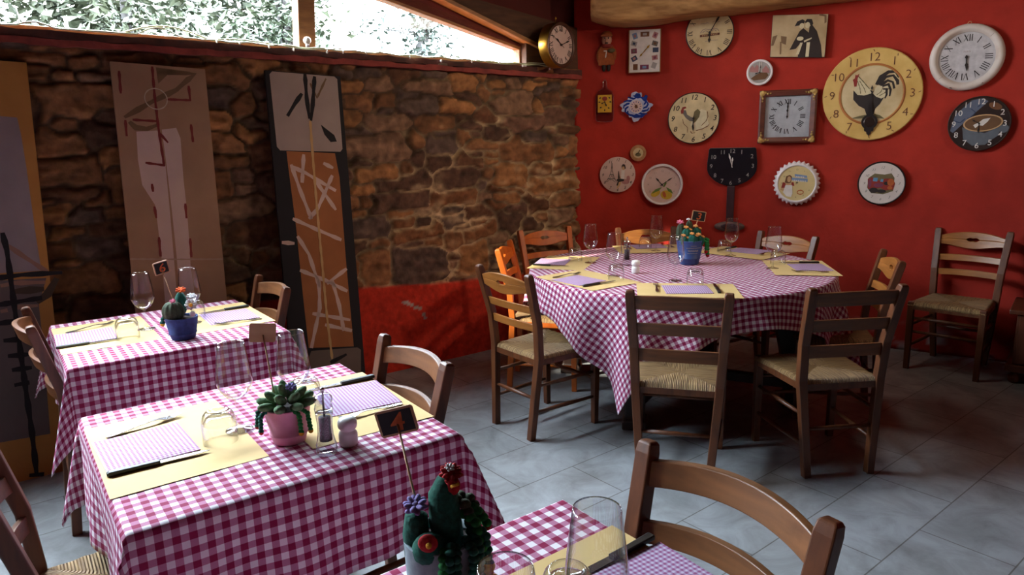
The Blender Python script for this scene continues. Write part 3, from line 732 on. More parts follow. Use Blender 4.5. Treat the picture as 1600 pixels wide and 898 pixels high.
# ------------------------------------------------------------------ tables and cloths
TA = Vector((-.702, 1.839, 0)); TB_ = Vector((-1.502, 2.953, 0)); TC = Vector((.016, .836, 0)); TR = Vector((.995, 4.168, 0))
TAZ = math.radians(36.4); TH = 0.76
def square_table(c, label):
    t = thing('square_table', label, 'table', c, TAZ, 'square tables')
    MB().box((0, 0, .738), (.79, .79, .036)).build('tabletop', DARKW, t, bevel=.004)
    mb = MB()
    for s in (-1, 1): mb.box((0, s * .345, .67), (.66, .02, .09)); mb.box((s * .345, 0, .67), (.02, .66, .09))
    mb.build('apron', DARKW, t)
    for a in (-1, 1):
        for b in (-1, 1): MB().bar([(a * .345, b * .345, 0), (a * .345, b * .345, .72)], [(.045, .045), (.06, .06)]).build('leg', DARKW, t, bevel=.004)
    return t
ta = square_table(TA, 'square table under the checked cloth with the pink pot')
square_table(TB_, 'square table under the checked cloth with the small blue pot, by the leaning paintings')
square_table(TC, 'nearest square table at the bottom edge, with the grey cactus pot')
def square_cloth(c, label, seed, d=0.265):
    L = .398; N = 84; S = L + d; rs = random.Random(seed); ph = [rs.uniform(0, 6.28) for _ in range(8)]
    vs = []; fs = []; uvs = []
    for i in range(N + 1):
        for j in range(N + 1):
            a = -S + 2 * S * i / N; b = -S + 2 * S * j / N
            ea = max(0, abs(a) - L); eb = max(0, abs(b) - L); sa = math.copysign(1, a); sb = math.copysign(1, b)
            ca = max(-L, min(L, a)); cb = max(-L, min(L, b)); r = math.hypot(ea, eb); z = 0
            if r > 0:
                th = math.atan2(eb, ea); sc = math.sin(2 * th) ** 2
                along = (cb if ea > eb else ca); k = ph[(0 if sa > 0 else 1) if ea > eb else (2 if sb > 0 else 3)]
                fl = 0.05 + 0.045 * math.sin(along * 13 + k) * min(1, r / .15) + 0.03 * math.sin(along * 29 + 2 * k)
                fl *= (1 - sc) ; fl += sc * (0.34 + 0.05 * math.sin(k))
                h = min(r, 0.010) * 0.7 + fl * r * min(1, r / .06); h = min(h, r * .95)
                z = -math.sqrt(max(0, r * r - h * h)); z = min(z, 0)
                x = ca + sa * h * math.cos(th); y = cb + sb * h * math.sin(th)
            else:
                x, y = a, b; z = 0.0004 * math.sin(a * 40 + ph[4]) * math.sin(b * 37)
            vs.append((x, y, z)); uvs.append((a + .3, b + .3))
    for i in range(N):
        for j in range(N):
            q = i * (N + 1) + j; fs.append((q, q + N + 1, q + N + 2, q + 1))
    mb = MB(); mb.add(vs, fs); mb.uv = uvs
    o = mb.build('tablecloth', CLOTH, smooth=True, loc=c + Vector((0, 0, TH)), rot=(0, 0, TAZ))
    s = o.modifiers.new('thickness', 'SOLIDIFY'); s.thickness = .001; s.offset = -1
    return tag(o, label, 'tablecloth', 'checked tablecloths')
square_cloth(TA, 'burgundy and white checked cloth on the middle table with the pink pot', 1)
square_cloth(TB_, 'burgundy and white checked cloth on the back left table by the paintings', 2)
square_cloth(TC, 'burgundy and white checked cloth on the nearest table at the bottom edge', 3)
RR_ = .88
def round_cloth():
    H = 1.045; N = 112; vs = []; fs = []; uvs = []
    for i in range(N + 1):
        for j in range(N + 1):
            a = -H + 2 * H * i / N; b = -H + 2 * H * j / N; r = math.hypot(a, b); th = math.atan2(b, a)
            if r <= RR_: x, y, z = a, b, 0.0
            else:
                e = r - RR_; sc = abs(math.sin(2 * th)) ** 1.5
                w = 0.10 + 0.085 * math.sin(16 * th + .6) * (0.35 + sc) + 0.05 * math.sin(9 * th + 2.1) + 0.03 * math.sin(31 * th)
                h = min(e, .012) * .7 + w * e * min(1, e / .12)
                z = -math.sqrt(max(0, e * e - h * h)); rr = RR_ + h
                th2 = th + 0.020 * math.sin(16 * th + 2.0) * min(1, e / .2)
                x, y = rr * math.cos(th2), rr * math.sin(th2)
            vs.append((x, y, z)); uvs.append((a + 2, b + 2))
    for i in range(N):
        for j in range(N):
            q = i * (N + 1) + j; fs.append((q, q + N + 1, q + N + 2, q + 1))
    mb = MB(); mb.add(vs, fs); mb.uv = uvs
    o = mb.build('tablecloth', CLOTH, smooth=True, loc=TR + Vector((0, 0, TH)), rot=(0, 0, math.radians(15)))
    s = o.modifiers.new('thickness', 'SOLIDIFY'); s.thickness = .001; s.offset = -1
    return tag(o, 'burgundy and white checked square cloth hanging in points on the round table', 'tablecloth', 'checked tablecloths')
round_cloth()
t = thing('round_table', 'large round table with thick dark legs under a checked cloth', 'table', TR, math.radians(60))
MB().lathe([(0, .720), (.86, .720), (.872, .730), (.872, .750), (.866, .757), (0, .757)], 64).build('tabletop', DARKW, t)
MB().lathe([(.56, .60), (.60, .60), (.60, .72), (.56, .72), (.56, .60)], 48).build('apron', DARKW, t)
for k in range(4):
    a = PI / 2 * k + PI; c, s = math.cos(a), math.sin(a); q = .80
    c *= .70; s *= .70
    MB().bar([(c, s, 0), (c, s, .05), (c * 1.0, s * 1.0, .06), (c * .97, s * .97, .32), (c * .93, s * .93, .50), (c * .9, s * .9, .72)], [(.13, .13), (.13, .13), (.10, .10), (.13, .13), (.15, .15), (.15, .15)], (math.cos(a + .3), math.sin(a + .3), 0)).build('leg', DARKW, t, bevel=.01)
for k in range(2):
    a = PI / 2 * k; MB().bar([(-.66 * math.cos(a), -.66 * math.sin(a), .13), (.66 * math.cos(a), .66 * math.sin(a), .13)], (.05, .06), (0, 0, 1)).build('stretcher', DARKW, t)

# ------------------------------------------------------------------ paper, napkins, cutlery, glass
def tloc(c, u, v, z=TH, az=TAZ): return (c[0] + u * math.cos(az) - v * math.sin(az), c[1] + u * math.sin(az) + v * math.cos(az), z)
LIFT = .0012
def placemat(c, az, u, v, rot, label, w=.35, l=.50, z=TH + LIFT, drop=0):
    """paper sheet: local x across (depth), y along"""
    mb = MB(); N = 8; vs = []; fs = []
    for i in range(N + 1):
        for j in range(N + 1):
            x = -w / 2 + w * i / N; y = -l / 2 + l * j / N
            zz = .0006 * math.sin(x * 14 + y * 9 + u * 7)
            vs.append((x, y, zz + .0006))
    for i in range(N):
        for j in range(N): q = i * (N + 1) + j; fs.append((q, q + N + 1, q + N + 2, q + 1))
    mb.add(vs, fs); o = mb.build('placemat', MATP, loc=tloc(c, u, v, z, az), rot=(0, 0, az + rot))
    s = o.modifiers.new('thickness', 'SOLIDIFY'); s.thickness = .0006; s.offset = -1
    return tag(o, label, 'placemat', 'yellow paper placemats')
def napkin(c, az, u, v, rot, label, w=.21, l=.235, z=TH + LIFT + .0015):
    mb = MB(); N = 10; vs = []; fs = []; uvs = []
    for lay in (0, 1):
        o = len(vs)
        for i in range(N + 1):
            for j in range(N + 1):
                x = -w / 2 + w * i / N; y = -l / 2 + l * j / N; e = max(abs(x) / (w / 2), abs(y) / (l / 2))
                zz = (.0035 + .0022 * math.sin(x * 17 + 1 + u * 9) * math.sin(y * 13 + v * 8)) * (1 if lay else 0) * (1.0 if e < .999 else .55)
                vs.append((x, y, zz)); uvs.append((x, y))
        for i in range(N):
            for j in range(N):
                q = o + i * (N + 1) + j; f = (q, q + N + 1, q + N + 2, q + 1); fs.append(f if lay else f[::-1])
    M = (N + 1) * (N + 1)
    edge = [i * (N + 1) for i in range(N + 1)] + [N * (N + 1) + j for j in range(1, N + 1)] + [i * (N + 1) + N for i in range(N - 1, -1, -1)] + [j for j in range(N - 1, 0, -1)]
    for k in range(len(edge)):
        a, b = edge[k], edge[(k + 1) % len(edge)]; fs.append((a, b, b + M, a + M))
    mb.add(vs, fs); mb.uv = uvs
    o = mb.build('paper_napkin', NAPK, smooth='auto', loc=tloc(c, u, v, z, az), rot=(0, 0, az + rot))
    return tag(o, label, 'napkin', 'checked paper napkins')
CP = {}
def fork(c, az, u, v, rot, label, z=TH + LIFT + .0016):
    """local +y: from handle end to tines"""
    L = tloc(c, u, v, z, az)
    if 'fork' not in CP:
        t = thing('fork', label, 'fork', L, az + rot, 'dinner forks'); mb = MB(); secs = []
        for y, w, zz in ((-.10, .008, .001), (-.095, .016, .0012), (-.06, .015, .002), (-.02, .0085, .006), (.02, .0075, .009), (.038, .012, .008), (.050, .024, .005), (.058, .0255, .004)):
            secs.append([(-w / 2, y, zz), (w / 2, y, zz), (w / 2, y, zz + .002), (-w / 2, y, zz + .002)])
        mb.sweep(None, secs).build('handle', STEEL, t, smooth='auto')
        mb = MB()
        for k in range(4):
            x = -.0100 + k * .00667; mb.bar([(x, .057, .005), (x, .075, .0045), (x, .098, .010)], [(.004, .002), (.0036, .002), (.002, .0015)])
        mb.build('tines', STEEL, t); CP['fork'] = t; return t
    return dup(CP['fork'], L, az + rot, label)
def knife(c, az, u, v, rot, label, z=TH + LIFT + .0016):
    L = tloc(c, u, v, z, az)
    if 'knife' not in CP:
        t = thing('table_knife', label, 'knife', L, az + rot, 'black handled knives')
        mb = MB(); secs = []
        for y, w, h in ((-.115, .012, .008), (-.11, .017, .011), (-.05, .015, .010), (0, .0165, .010)): secs.append([(-w / 2, y, 0.0005), (w / 2, y, 0.0005), (w / 2, y, h), (-w / 2, y, h)])
        mb.sweep(None, secs).build('handle', BLACKP, t, bevel=.002)
        MB().slab([(-.008, 0), (.008, 0), (.009, .05), (.007, .09), (.001, .115), (-.006, .10), (-.008, .06)], .003, .0048).build('blade', STEEL, t); CP['knife'] = t; return t
    return dup(CP['knife'], L, az + rot, label)
def wine_glass(x, y, label):
    if 'wg' not in CP:
        t = thing('wine_glass', label, 'glass', (x, y, TH + LIFT + .0012), 0, 'wine glasses')
        MB().lathe([(0, .0005), (.033, .0005), (.0365, .0015), (.034, .0032), (.018, .006), (.007, .011), (.0045, .018), (.0036, .04), (.0036, .075), (.0052, .086), (.010, .091)], 28).build('stem', GLASS, t, smooth=True)
        MB().lathe([(.0, .0895), (.012, .0905), (.026, .099), (.038, .115), (.0455, .133), (.0468, .142), (.0455, .154), (.041, .195), (.0355, .240), (.0345, .2448), (.0336, .2440)], 36).build('bowl', GLASS, t, smooth=True)
        CP['wg'] = t; return t
    return dup(CP['wg'], (x, y, TH + LIFT + .0012), 0, label)
def tumbler(x, y, label):
    if 'tu' not in CP:
        o = MB().lathe([(.0425, .0), (.0440, .001), (.0440, .045), (.0425, .062), (.0375, .077), (.0315, .0835), (.029, .085), (.026, .0845), (.022, .081), (0, .080), ], 32)
        o.lathe([(0, .070), (.022, .0705), (.032, .067), (.0375, .057), (.0395, .050)], 32)
        o = o.build('tumbler', GLASS2, None, smooth=True, loc=(x, y, TH + LIFT + .001)); tag(o, label, 'glass', 'upturned tumblers'); CP['tu'] = o; return o
    r = CP['tu'].copy(); COL.objects.link(r); r.location = (x, y, TH + LIFT + .001); r['label'] = label; return r
GLASS2 = glass_mat('tumbler_glass', (0.96, 0.97, 0.98, 1), 0.05, 0.75, 0.03, 2.2, 0.35)
def pepper_mill(x, y, label):
    if 'pm' not in CP:
        t = thing('pepper_mill', label, 'pepper mill', (x, y, TH + .001), 0, 'pepper mills')
        MB().lathe([(0, 0), (.026, 0), (.027, .003), (.0262, .008), (.027, .012), (.0255, .018), (.0262, .023), (.0235, .030), (.0195, .05), (.0185, .075), (.021, .100), (.022, .108), (.0, .109)], 28).build('body', ACRYL, t, smooth=True)
        MB().lathe([(0, .034), (.016, .034), (.0150, .06), (.0150, .095), (.0, .097)], 20).build('peppercorns', PEPPER, t, smooth=True)
        MB().lathe([(0, .1095), (.022, .110), (.0235, .118), (.021, .127), (.019, .131), (.0235, .138), (.022, .148), (.014, .155), (.006, .157), (0, .157)], 28).build('head', ACRYL, t, smooth=True)
        MB().lathe([(0, .03), (.003, .03), (.003, .160), (.0055, .163), (.0055, .170), (.003, .173), (0, .173)], 12).build('spindle', CHROME, t, smooth=True)
        CP['pm'] = t; return t
    return dup(CP['pm'], (x, y, TH + .001), 0, label)
def salt(x, y, label, z=TH + .001):
    mb = MB().lathe([(0, 0), (.021, 0), (.0235, .003), (.0240, .010), (.0242, .030), (.0225, .036), (.0185, .040), (.0185, .043), (.0225, .046), (.0250, .053), (.0245, .064), (.020, .072), (.010, .0755), (0, .076)], 28)
    if 'sa' not in CP:
        o = mb.build('salt_mill', WHITEC, None, smooth=True, loc=(x, y, z)); tag(o, label, 'salt mill', 'white salt mills'); CP['sa'] = o; return o
    r = CP['sa'].copy(); COL.objects.link(r); r.location = (x, y, z); r['label'] = label; return r

# settings on the square tables: (table, its name)
H90 = math.radians(90)
def setting(c, name, side, glass, tumb, nap, fk, kn, mat_, gl_lab=None):
    pass
PT = 'table with the pink pot'; BT = 'table with the small blue pot'; CT = 'nearest table'
placemat(TA, TAZ, -.226, .035, 0, 'yellow paper placemat on the left half of the ' + PT)
placemat(TA, TAZ, .232, .000, math.radians(-1.5), 'yellow paper placemat on the right half of the ' + PT)
napkin(TA, TAZ, -.287, .045, math.radians(2), 'checked napkin between fork and knife on the left of the ' + PT)
napkin(TA, TAZ, .292, .030, math.radians(-7), 'checked napkin on the right of the ' + PT)
fork(TA, TAZ, -.262, .196, math.radians(-78), 'steel fork above the left napkin on the ' + PT)
knife(TA, TAZ, -.276, -.090, math.radians(-92), 'black handled knife below the left napkin on ' + PT)
knife(TA, TAZ, .305, .170, math.radians(88), 'knife behind the right napkin on ' + PT)
fork(TA, TAZ, .275, -.115, math.radians(91), 'fork tucked under the right napkin on the ' + PT)
a = tloc(TA, -.062, .000); wine_glass(a[0], a[1], 'wine glass left of the pink pot')
a = tloc(TA, .102, .006); wine_glass(a[0], a[1], 'wine glass right behind the pink pot')
a = tloc(TA, -.122, -.045); tumbler(a[0], a[1], 'upturned tumbler left of the pink pot')
a = tloc(TA, .150, .060); tumbler(a[0], a[1], 'upturned tumbler half hidden behind the pink pot and pepper mill')
a = tloc(TA, .071, -.288); pepper_mill(a[0], a[1], 'clear pepper mill beside the pink pot')
a = tloc(TA, .134, -.277); salt(a[0], a[1], 'white salt mill on the table with the pink pot')
placemat(TB_, TAZ, -.226, .060, 0, 'yellow paper placemat on the left half of the ' + BT)
placemat(TB_, TAZ, .232, .045, 0, 'yellow paper placemat on the right half of the ' + BT)
napkin(TB_, TAZ, -.298, .045, math.radians(-2), 'checked napkin on the left of the ' + BT)
napkin(TB_, TAZ, .268, .015, math.radians(-2), 'checked napkin on the right of the ' + BT)
fork(TB_, TAZ, -.262, .205, math.radians(-72), 'fork behind the left napkin on the ' + BT)
knife(TB_, TAZ, -.296, -.085, math.radians(-91), 'knife in front of the left napkin on ' + BT)
knife(TB_, TAZ, .285, .160, math.radians(92), 'knife behind the right napkin on ' + BT)
fork(TB_, TAZ, .270, -.125, math.radians(82), 'fork in front of the right napkin on the ' + BT)
a = tloc(TB_, -.073, .020); wine_glass(a[0], a[1], 'wine glass left of the small blue pot')
a = tloc(TB_, .110, .000); wine_glass(a[0], a[1], 'wine glass behind the small blue pot')
a = tloc(TB_, -.160, -.095); tumbler(a[0], a[1], 'upturned tumbler left of the small blue pot')
a = tloc(TB_, .140, .090); tumbler(a[0], a[1], 'upturned tumbler hidden behind the small blue pot')
placemat(TC, TAZ, .232, .000, math.radians(1), 'yellow paper placemat on the ' + CT + ' at the bottom edge')
napkin(TC, TAZ, .318, .040, math.radians(-3), 'checked napkin under the foreground chair back on the ' + CT)
knife(TC, TAZ, .315, .166, math.radians(92), 'brown looking knife on the ' + CT + ' by the foreground chair')
a = tloc(TC, .121, .000); wine_glass(a[0], a[1], 'tall wine glass at the bottom edge, right of the grey cactus pot')
a = tloc(TC, -.063, -.033); wine_glass(a[0], a[1], 'wine glass cut by the bottom edge, next to the grey cactus pot')
a = tloc(TC, .152, .100); tumbler(a[0], a[1], 'upturned tumbler at the bottom edge on the ' + CT)

# round table settings: angle of the sitter seen from the table centre
def rset(phi, rm, label, un, rotm=0.0, rn=.775, dn=0.0):
    az = math.radians(phi)
    placemat(TR, az, rm, dn * .5, rotm, 'yellow placemat ' + label, z=TH + LIFT + .0007 * un)
    napkin(TR, az, rn, dn, rotm + math.radians(4), 'pink checked napkin ' + label, .20, .23, z=TH + LIFT + .0015 + .0007 * un)
    fork(TR, az, rn - .03, dn - .15, rotm + math.radians(90), 'fork ' + label, z=TH + LIFT + .002 + .0007 * un)
    knife(TR, az, rn - .03, dn + .15, rotm + math.radians(90), 'knife ' + label, z=TH + LIFT + .002 + .0007 * un)
rset(161, .695, 'at the left end of the round table', 1)
rset(211, .675, 'on the round table by the left front chair', 2, math.radians(3), rn=.735)
rset(261, .700, 'at the front of the round table', 3, rn=.69)
rset(-11, .700, 'at the right end of the round table', 4, rn=.755)
rset(40, .700, 'on the far right of the round table', 5, rn=.785)
rset(91, .700, 'at the back of the round table', 6, rn=.80)
for (x, y), l in zip(((.497, 4.36), (.576, 3.899), (.993, 4.767), (.885, 3.734), (1.429, 4.515), (1.522, 4.031)),
                     ('at the left end of the round table', 'in front of the pepper mill on the round table', 'at the back of the round table, left of the big pot', 'in front of the big blue pot on the round table', 'right of the big blue pot before the foot of the wine glass clock', 'at the right end of the round table')):
    wine_glass(x, y, 'wine glass ' + l)
for (x, y), l in zip(((.41, 4.445), (.575, 3.80), (.944, 4.90), (.963, 3.62), (1.428, 4.66), (1.605, 4.17)),
                     ('at the left end of the round table', 'left of the salt mill on the round table', 'at the back of the round table', 'right in front of the big blue pot', 'right of the big blue pot', 'at the right end of the round table')):
    tumbler(x, y, 'upturned tumbler ' + l)
pepper_mill(.71, 4.263, 'clear pepper mill on the round table')
salt(.716, 3.990, 'white salt mill on the round table')
# ------------------------------------------------------------------ clocks and pictures on the curved red wall
# local x runs along the wall, local z is up, local -y points into the room
CREAM = mat('aged_cream_dial', '#d6c39a', '#b89f72', 0.6, scale=9)
CREAM2 = mat('antique_yellow_dial', '#dcb96f', '#c49c50', 0.6, scale=7)
PALE = mat('pale_dial', '#d8cdc6', '#c8bcb5', 0.55, scale=8)
GREYD = mat('grey_paper_dial', '#c3bfc2', '#aaa6aa', 0.6, scale=30)
PINKD = mat('pinkish_dial', '#d3b9ae', '#c2a498', 0.6, scale=6)
YELD = mat('light_yellow_dial', '#d9c590', '#c9b27a', 0.6, scale=6)
INK = mat('dark_ink', '#241a16', '#17100d', 0.6, scale=20)
BROWNI = mat('brown_ink', '#6b3a22', '#52291a', 0.7, scale=20)
FAINT = mat('faint_grey_ink', '#9c8a80', '#8b7a70', 0.7, scale=20)
WPAINT = mat('chipped_white_paint', '#d9d0cb', '#c2b0a4', 0.5, scale=9, bump=0.3)
WPLAS = mat('white_plastic', '#ebe4e4', '#e0d8d9', 0.35, scale=10)
BLACKM = mat('black_rim', '#1c1414', '#120c0c', 0.45, scale=15)
BRASS = mat('polished_brass', '#d2a447', '#b98a34', 0.28, 1.0, scale=12)
GILT = mat('worn_gilt', '#d2b06a', '#94753c', 0.45, 0.3, scale=60, bump=0.8)
MAHOG = mat('mahogany_frame', '#6c3526', '#53281d', 0.45, scale=6, stretch=(1, 5, 5), bump=0.2)
SEPIA = mat('sepia_paper', '#c9b18a', '#a98f68', 0.6, scale=8)
SEPD = mat('sepia_dark', '#30211d', '#241815', 0.7, scale=12)
SEPM = mat('sepia_mid', '#806448', '#6a523a', 0.7, scale=12)
DELFW = mat('glazed_white_china', '#c9c8d4', '#9ea6c4', 0.15, scale=25)
DELFB = mat('delft_blue_glaze', '#28408c', '#1c2f6e', 0.15, scale=40)
def pm(n, c, r=0.7): return mat('print_' + n, c, None, r, scale=25)
P_RED = pm('red', '#8d2b22'); P_DARK = pm('dark', '#2a211f'); P_GREY = pm('grey', '#6d665f'); P_WHITE = pm('white', '#e2dcd6'); P_BLUE = pm('blue', '#7791b8'); P_TAN = pm('tan', '#c79f72'); P_YEL = pm('yellow', '#c9a92c')
P_GRN = pm('green', '#5f7a34'); P_ORG = pm('orange', '#b55d28'); P_LGREY = pm('light_grey', '#a39e9a'); P_BRN = pm('brown', '#6f4526'); P_NAVY = pm('navy', '#33405e'); P_OL = pm('olive', '#6c6140'); P_CAFE = pm('coffee', '#6b4a2c'); P_SKY = pm('sky', '#5b93b8'); P_ROSE = pm('rose', '#b07a76'); P_MAG = pm('magenta', '#7b3550'); P_IVORY = pm('ivory', '#d8cba6')
def on_wall(name, label, cat, s, z, group=None, off=0.012):
    return thing(name, label, cat, arc(s, off, z), arc_az(s), group)
def disc(prof, n=56):
    """turned shape about the y axis: (radius, depth towards the room)"""
    mb = MB()
    for r, d in prof: mb.v += [(r * math.cos(2 * PI * k / n), -d, r * math.sin(2 * PI * k / n)) for k in range(n)]
    for i in range(len(prof) - 1):
        for k in range(n):
            a = i * n + k; b = i * n + (k + 1) % n; mb.f.append((a, a + n, b + n, b))
    return mb
def ell(cx, cz, rx, rz_, n=24, rot=0.0):
    c, s = math.cos(rot), math.sin(rot)
    return [(cx + rx * math.cos(2 * PI * k / n) * c - rz_ * math.sin(2 * PI * k / n) * s, cz + rx * math.cos(2 * PI * k / n) * s + rz_ * math.sin(2 * PI * k / n) * c) for k in range(n)]
def ang(h): return PI / 2 - h * PI / 6
ROM = ['XII', 'I', 'II', 'III', 'IIII', 'V', 'VI', 'VII', 'VIII', 'IX', 'X', 'XI']
def roman(mb, R, h, y, w=None, only=None, square=None):
    w = w or h * 0.13; W = {'I': h * .30, 'V': h * .72, 'X': h * .66}
    for k, t in enumerate(ROM):
        a = ang(k); RX = R
        if square: RX = R
        cx, cz = RX * math.cos(a), RX * math.sin(a); ux, uz = math.sin(a), -math.cos(a); vx, vz = math.cos(a), math.sin(a)
        tot = sum(W[c] for c in t); x = -tot / 2
        def seg(x0, z0, x1, z1, ww):
            mb.stroke([(cx + ux * x0 + vx * z0, cz + uz * x0 + vz * z0), (cx + ux * x1 + vx * z1, cz + uz * x1 + vz * z1)], ww, y, y + .0008, taper=False)
        for c in t:
            q = W[c]; m = x + q / 2
            if c == 'I': seg(m, -h / 2, m, h / 2, w)
            elif c == 'V': seg(x + q * .1, h / 2, m, -h / 2, w * 1.1); seg(x + q * .9, h / 2, m, -h / 2, w * .5)
            else: seg(x + q * .1, h / 2, x + q * .9, -h / 2, w * 1.1); seg(x + q * .9, h / 2, x + q * .1, -h / 2, w * .5)
            x += q
def arabic(mb, R, size, y, shear=0.0, bold=0.0, upright=True, skip=(), Rz=None):
    for k in range(12):
        n = 12 if k == 0 else k
        if n in skip: continue
        a = ang(k); put_text(mb, str(n), R * math.cos(a), (Rz or R) * math.sin(a), size, y, 0, shear, bold)
def hand(a, L, w, y, tail=0.15, lozenge=True):
    ux, uz = math.cos(a), math.sin(a); px, pz = -uz, ux
    def P(l, s): return (ux * l * L + px * s * w, uz * l * L + pz * s * w)
    pts = [P(-tail, .4), P(.5, .35), P(.68, 1.0 if lozenge else .3), P(1, 0.05), P(1, -.05), P(.68, -1.0 if lozenge else -.3), P(.5, -.35), P(-tail, -.4)]
    return MB().prism(pts, y, y + .0012)
def hands(t, ah, Lh, am, Lm, w, y, m=None):
    m = m or INK
    hand(ah, Lh, w, y).build('hour_hand', m, t); hand(am, Lm, w * .8, y - .002).build('minute_hand', m, t)
    disc([(0, -y + .004), (w * .9, -y + .004), (w * .9, -y - .002)], 12).build('hand_hub', m, t)
def deco(t, name, m, polys, y, strokes=(), w=.004):
    mb = MB()
    for p in polys: mb.prism(p, y, y + .0009)
    for s in strokes: mb.stroke(s if not isinstance(s, tuple) or not isinstance(s[1], (int, float)) else s[0], w if not isinstance(s, tuple) or not isinstance(s[1], (int, float)) else s[1], y, y + .0009)
    return mb.build(name, m, t)
def sc(pts, R, cx=0, cz=0): return [(cx + a * R, cz + b * R) for a, b in pts]
GC = 'clocks on the red wall'

# brass drum clock standing on the end of the ledge
t = thing('wall_clock', 'round brass drum clock with pinkish roman dial at the end of the ledge', 'clock', (.350, 5.27, 2.185), math.radians(47), GC)
disc([(0, -.035), (.150, -.035), (.155, -.030), (.155, .045), (.151, .050)]).build('drum', BRASS, t, smooth='auto')
disc([(.151, .050), (.155, .058), (.148, .062), (.132, .052), (.130, .046)]).build('bezel', mat('dark_bronze', '#5b3a2a', '#42281d', 0.4, 0.3, scale=20), t, smooth=True)
disc([(0, .047), (.131, .047)]).build('dial', PINKD, t)
mb = MB(); roman(mb, .108, .036, -.0490); mb.build('numerals', INK, t)
hands(t, ang(10.2), .07, ang(2.3), .10, .008, -.053)
hand(ang(10.0), .115, .003, -.0545, .3, False).build('second_hand', INK, t)
MB().tube([(0, 0, .153), (0, 0, .175), (-.006, 0, .185), (0, 0, .195), (.006, 0, .185), (0, 0, .176)], .0022, 6).build('hanging_ring', BRASS, t, smooth=True)

# little puppet clock with a cap
t = on_wall('puppet_figure', 'small wooden puppet with brown cap and red scarf hanging on the red wall', 'figurine', .215, 2.165)
BRC = mat('brown_felt_coat', '#a85a2a', '#8a4520', 0.85, scale=40); FACE = mat('painted_face', '#c99b83', '#b98670', 0.6, scale=20)
MB().prism([(-.062, -.10), (.058, -.095), (.066, .01), (.045, .045), (-.045, .045), (-.068, .01)], -.035, 0).build('coat', BRC, t, bevel=.01)
MB().blob((0, -.026, .085), (.038, .028, .048), 14, 10).blob((-.002, -.054, .075), (.008, .010, .012)).build('head', FACE, t, smooth=True)
MB().blob((0, -.026, .122), (.040, .032, .026), 14, 8).prism(ell(0, .110, .044, .008, 16), -.070, -.02).build('cap', BRC, t, smooth='auto')
MB().blob((0, -.028, .040), (.045, .022, .018)).build('scarf', P_RED, t, smooth=True)
MB().blob((-.014, -.052, .093), .005).blob((.014, -.052, .093), .005).blob((0, -.053, .058), (.012, .004, .005)).build('eyes_and_mouth', P_DARK, t, smooth=True)
MB().blob((-.058, -.022, -.03), (.018, .018, .05)).build('sleeve', BRC, t, smooth=True); MB().blob((.056, -.022, -.02), (.018, .018, .045)).build('sleeve', BRC, t, smooth=True)
MB().blob((.035, -.042, .005), (.028, .012, .016)).build('mitten', P_OL, t, smooth=True)
for x in (-.02, .016): MB().blob((x, -.018, -.115), (.016, .02, .028)).build('boot', P_DARK, t, smooth=True)
MB().stroke([(-.022, .004), (.000, .004), (-.008, -.045)], .008, -.0375, -.0355).build('clock_hands', P_WHITE, t)

# white photo clock
t = on_wall('wall_clock', 'rectangular white clock with tiny photographs instead of numerals and gold hands', 'clock', .497, 2.157, GC)
MB().box((0, -.02, 0), (.235, .036, .305)).build('case', mat('tan_side', '#a8804e', '#8f6a3c', 0.6, scale=10), t, bevel=.002)
MB().box((0, -.0385, 0), (.222, .002, .300)).build('dial', P_WHITE, t)
cols = [P_BLUE, P_BRN, P_ROSE, P_GREY, P_NAVY, P_ROSE, P_LGREY, P_MAG, P_BRN, P_NAVY, P_MAG, P_LGREY]
spots = [(-.072, .108, .3), (.0, .118, 0), (.075, .108, -.4), (.074, .050, -.3), (.080, .004, 0), (.075, -.050, .15), (.070, -.105, -.35), (.0, -.115, 0), (-.066, -.112, 0), (-.075, -.052, .5), (-.078, .002, .05), (-.078, .055, -.3)]
for i, ((x, z, r), m) in enumerate(zip(spots, cols)):
    w, h = ((.064, .034) if i in (1, 7) else (.034, .042) if i in (0, 2, 6, 8) else (.042, .034)); c, s_ = math.cos(r), math.sin(r)
    q = [(x + a * w / 2 * c - b * h / 2 * s_, z + a * w / 2 * s_ + b * h / 2 * c) for a, b in ((-1, -1), (1, -1), (1, 1), (-1, 1))]
    mb = MB().prism(q, -.0405, -.0394); o = mb.build('photo', m, t)
    MB().prism([(x + (a - x) * .45, z + (b - z) * .5) for a, b in q], -.0410, -.0404).build('photo_figure', cols[(i + 5) % 12], o)
hand(math.radians(48), .055, .008, -.044).build('hour_hand', BRASS, t); hand(math.radians(228), .055, .007, -.046).build('minute_hand', BRASS, t)

# cream roman clock under the beam
t = on_wall('wall_clock', 'cream round clock with roman numerals half under the wooden beam', 'clock', .962, 2.262, GC); R = .170
disc([(R - .002, 0), (R, .006), (R, .020), (R - .006, .024), (R - .008, .020)]).build('rim', BLACKM, t, smooth='auto'); disc([(0, .0215), (R - .007, .0215)]).build('dial', CREAM, t)
mb = MB(); roman(mb, .138, .036, -.0228); mb.build('numerals', INK, t)
deco(t, 'label_band', BROWNI, [[(-.068, -.028), (.070, -.018), (.070, -.002), (-.068, -.012)]], -.0226)
mb = MB()
for k in range(9): mb.box((-.05 + k * .0125, -.0232, -.0145 + (k * .0125 - .05) * .07), (.006, .0006, .006))
mb.build('band_lettering', P_TAN, t)
deco(t, 'coach_drawing', FAINT, [], -.0226, [([(-.066, .0), (-.05, .022), (-.03, .028), (.0, .020), (.03, .030), (.055, .022), (.066, .004)], .005), ([(-.05, .004), (-.03, .016), (-.01, .006)], .005), ([(.01, .012), (.03, .020), (.05, .008)], .004), ([(-.065, .062), (-.05, .068), (-.035, .063), (-.02, .070), (-.005, .066)], .003), ([(.02, .072), (.035, .080), (.045, .070), (.07, .075)], .003), ([(-.03, -.058), (.0, -.054), (.06, -.052)], .003)])
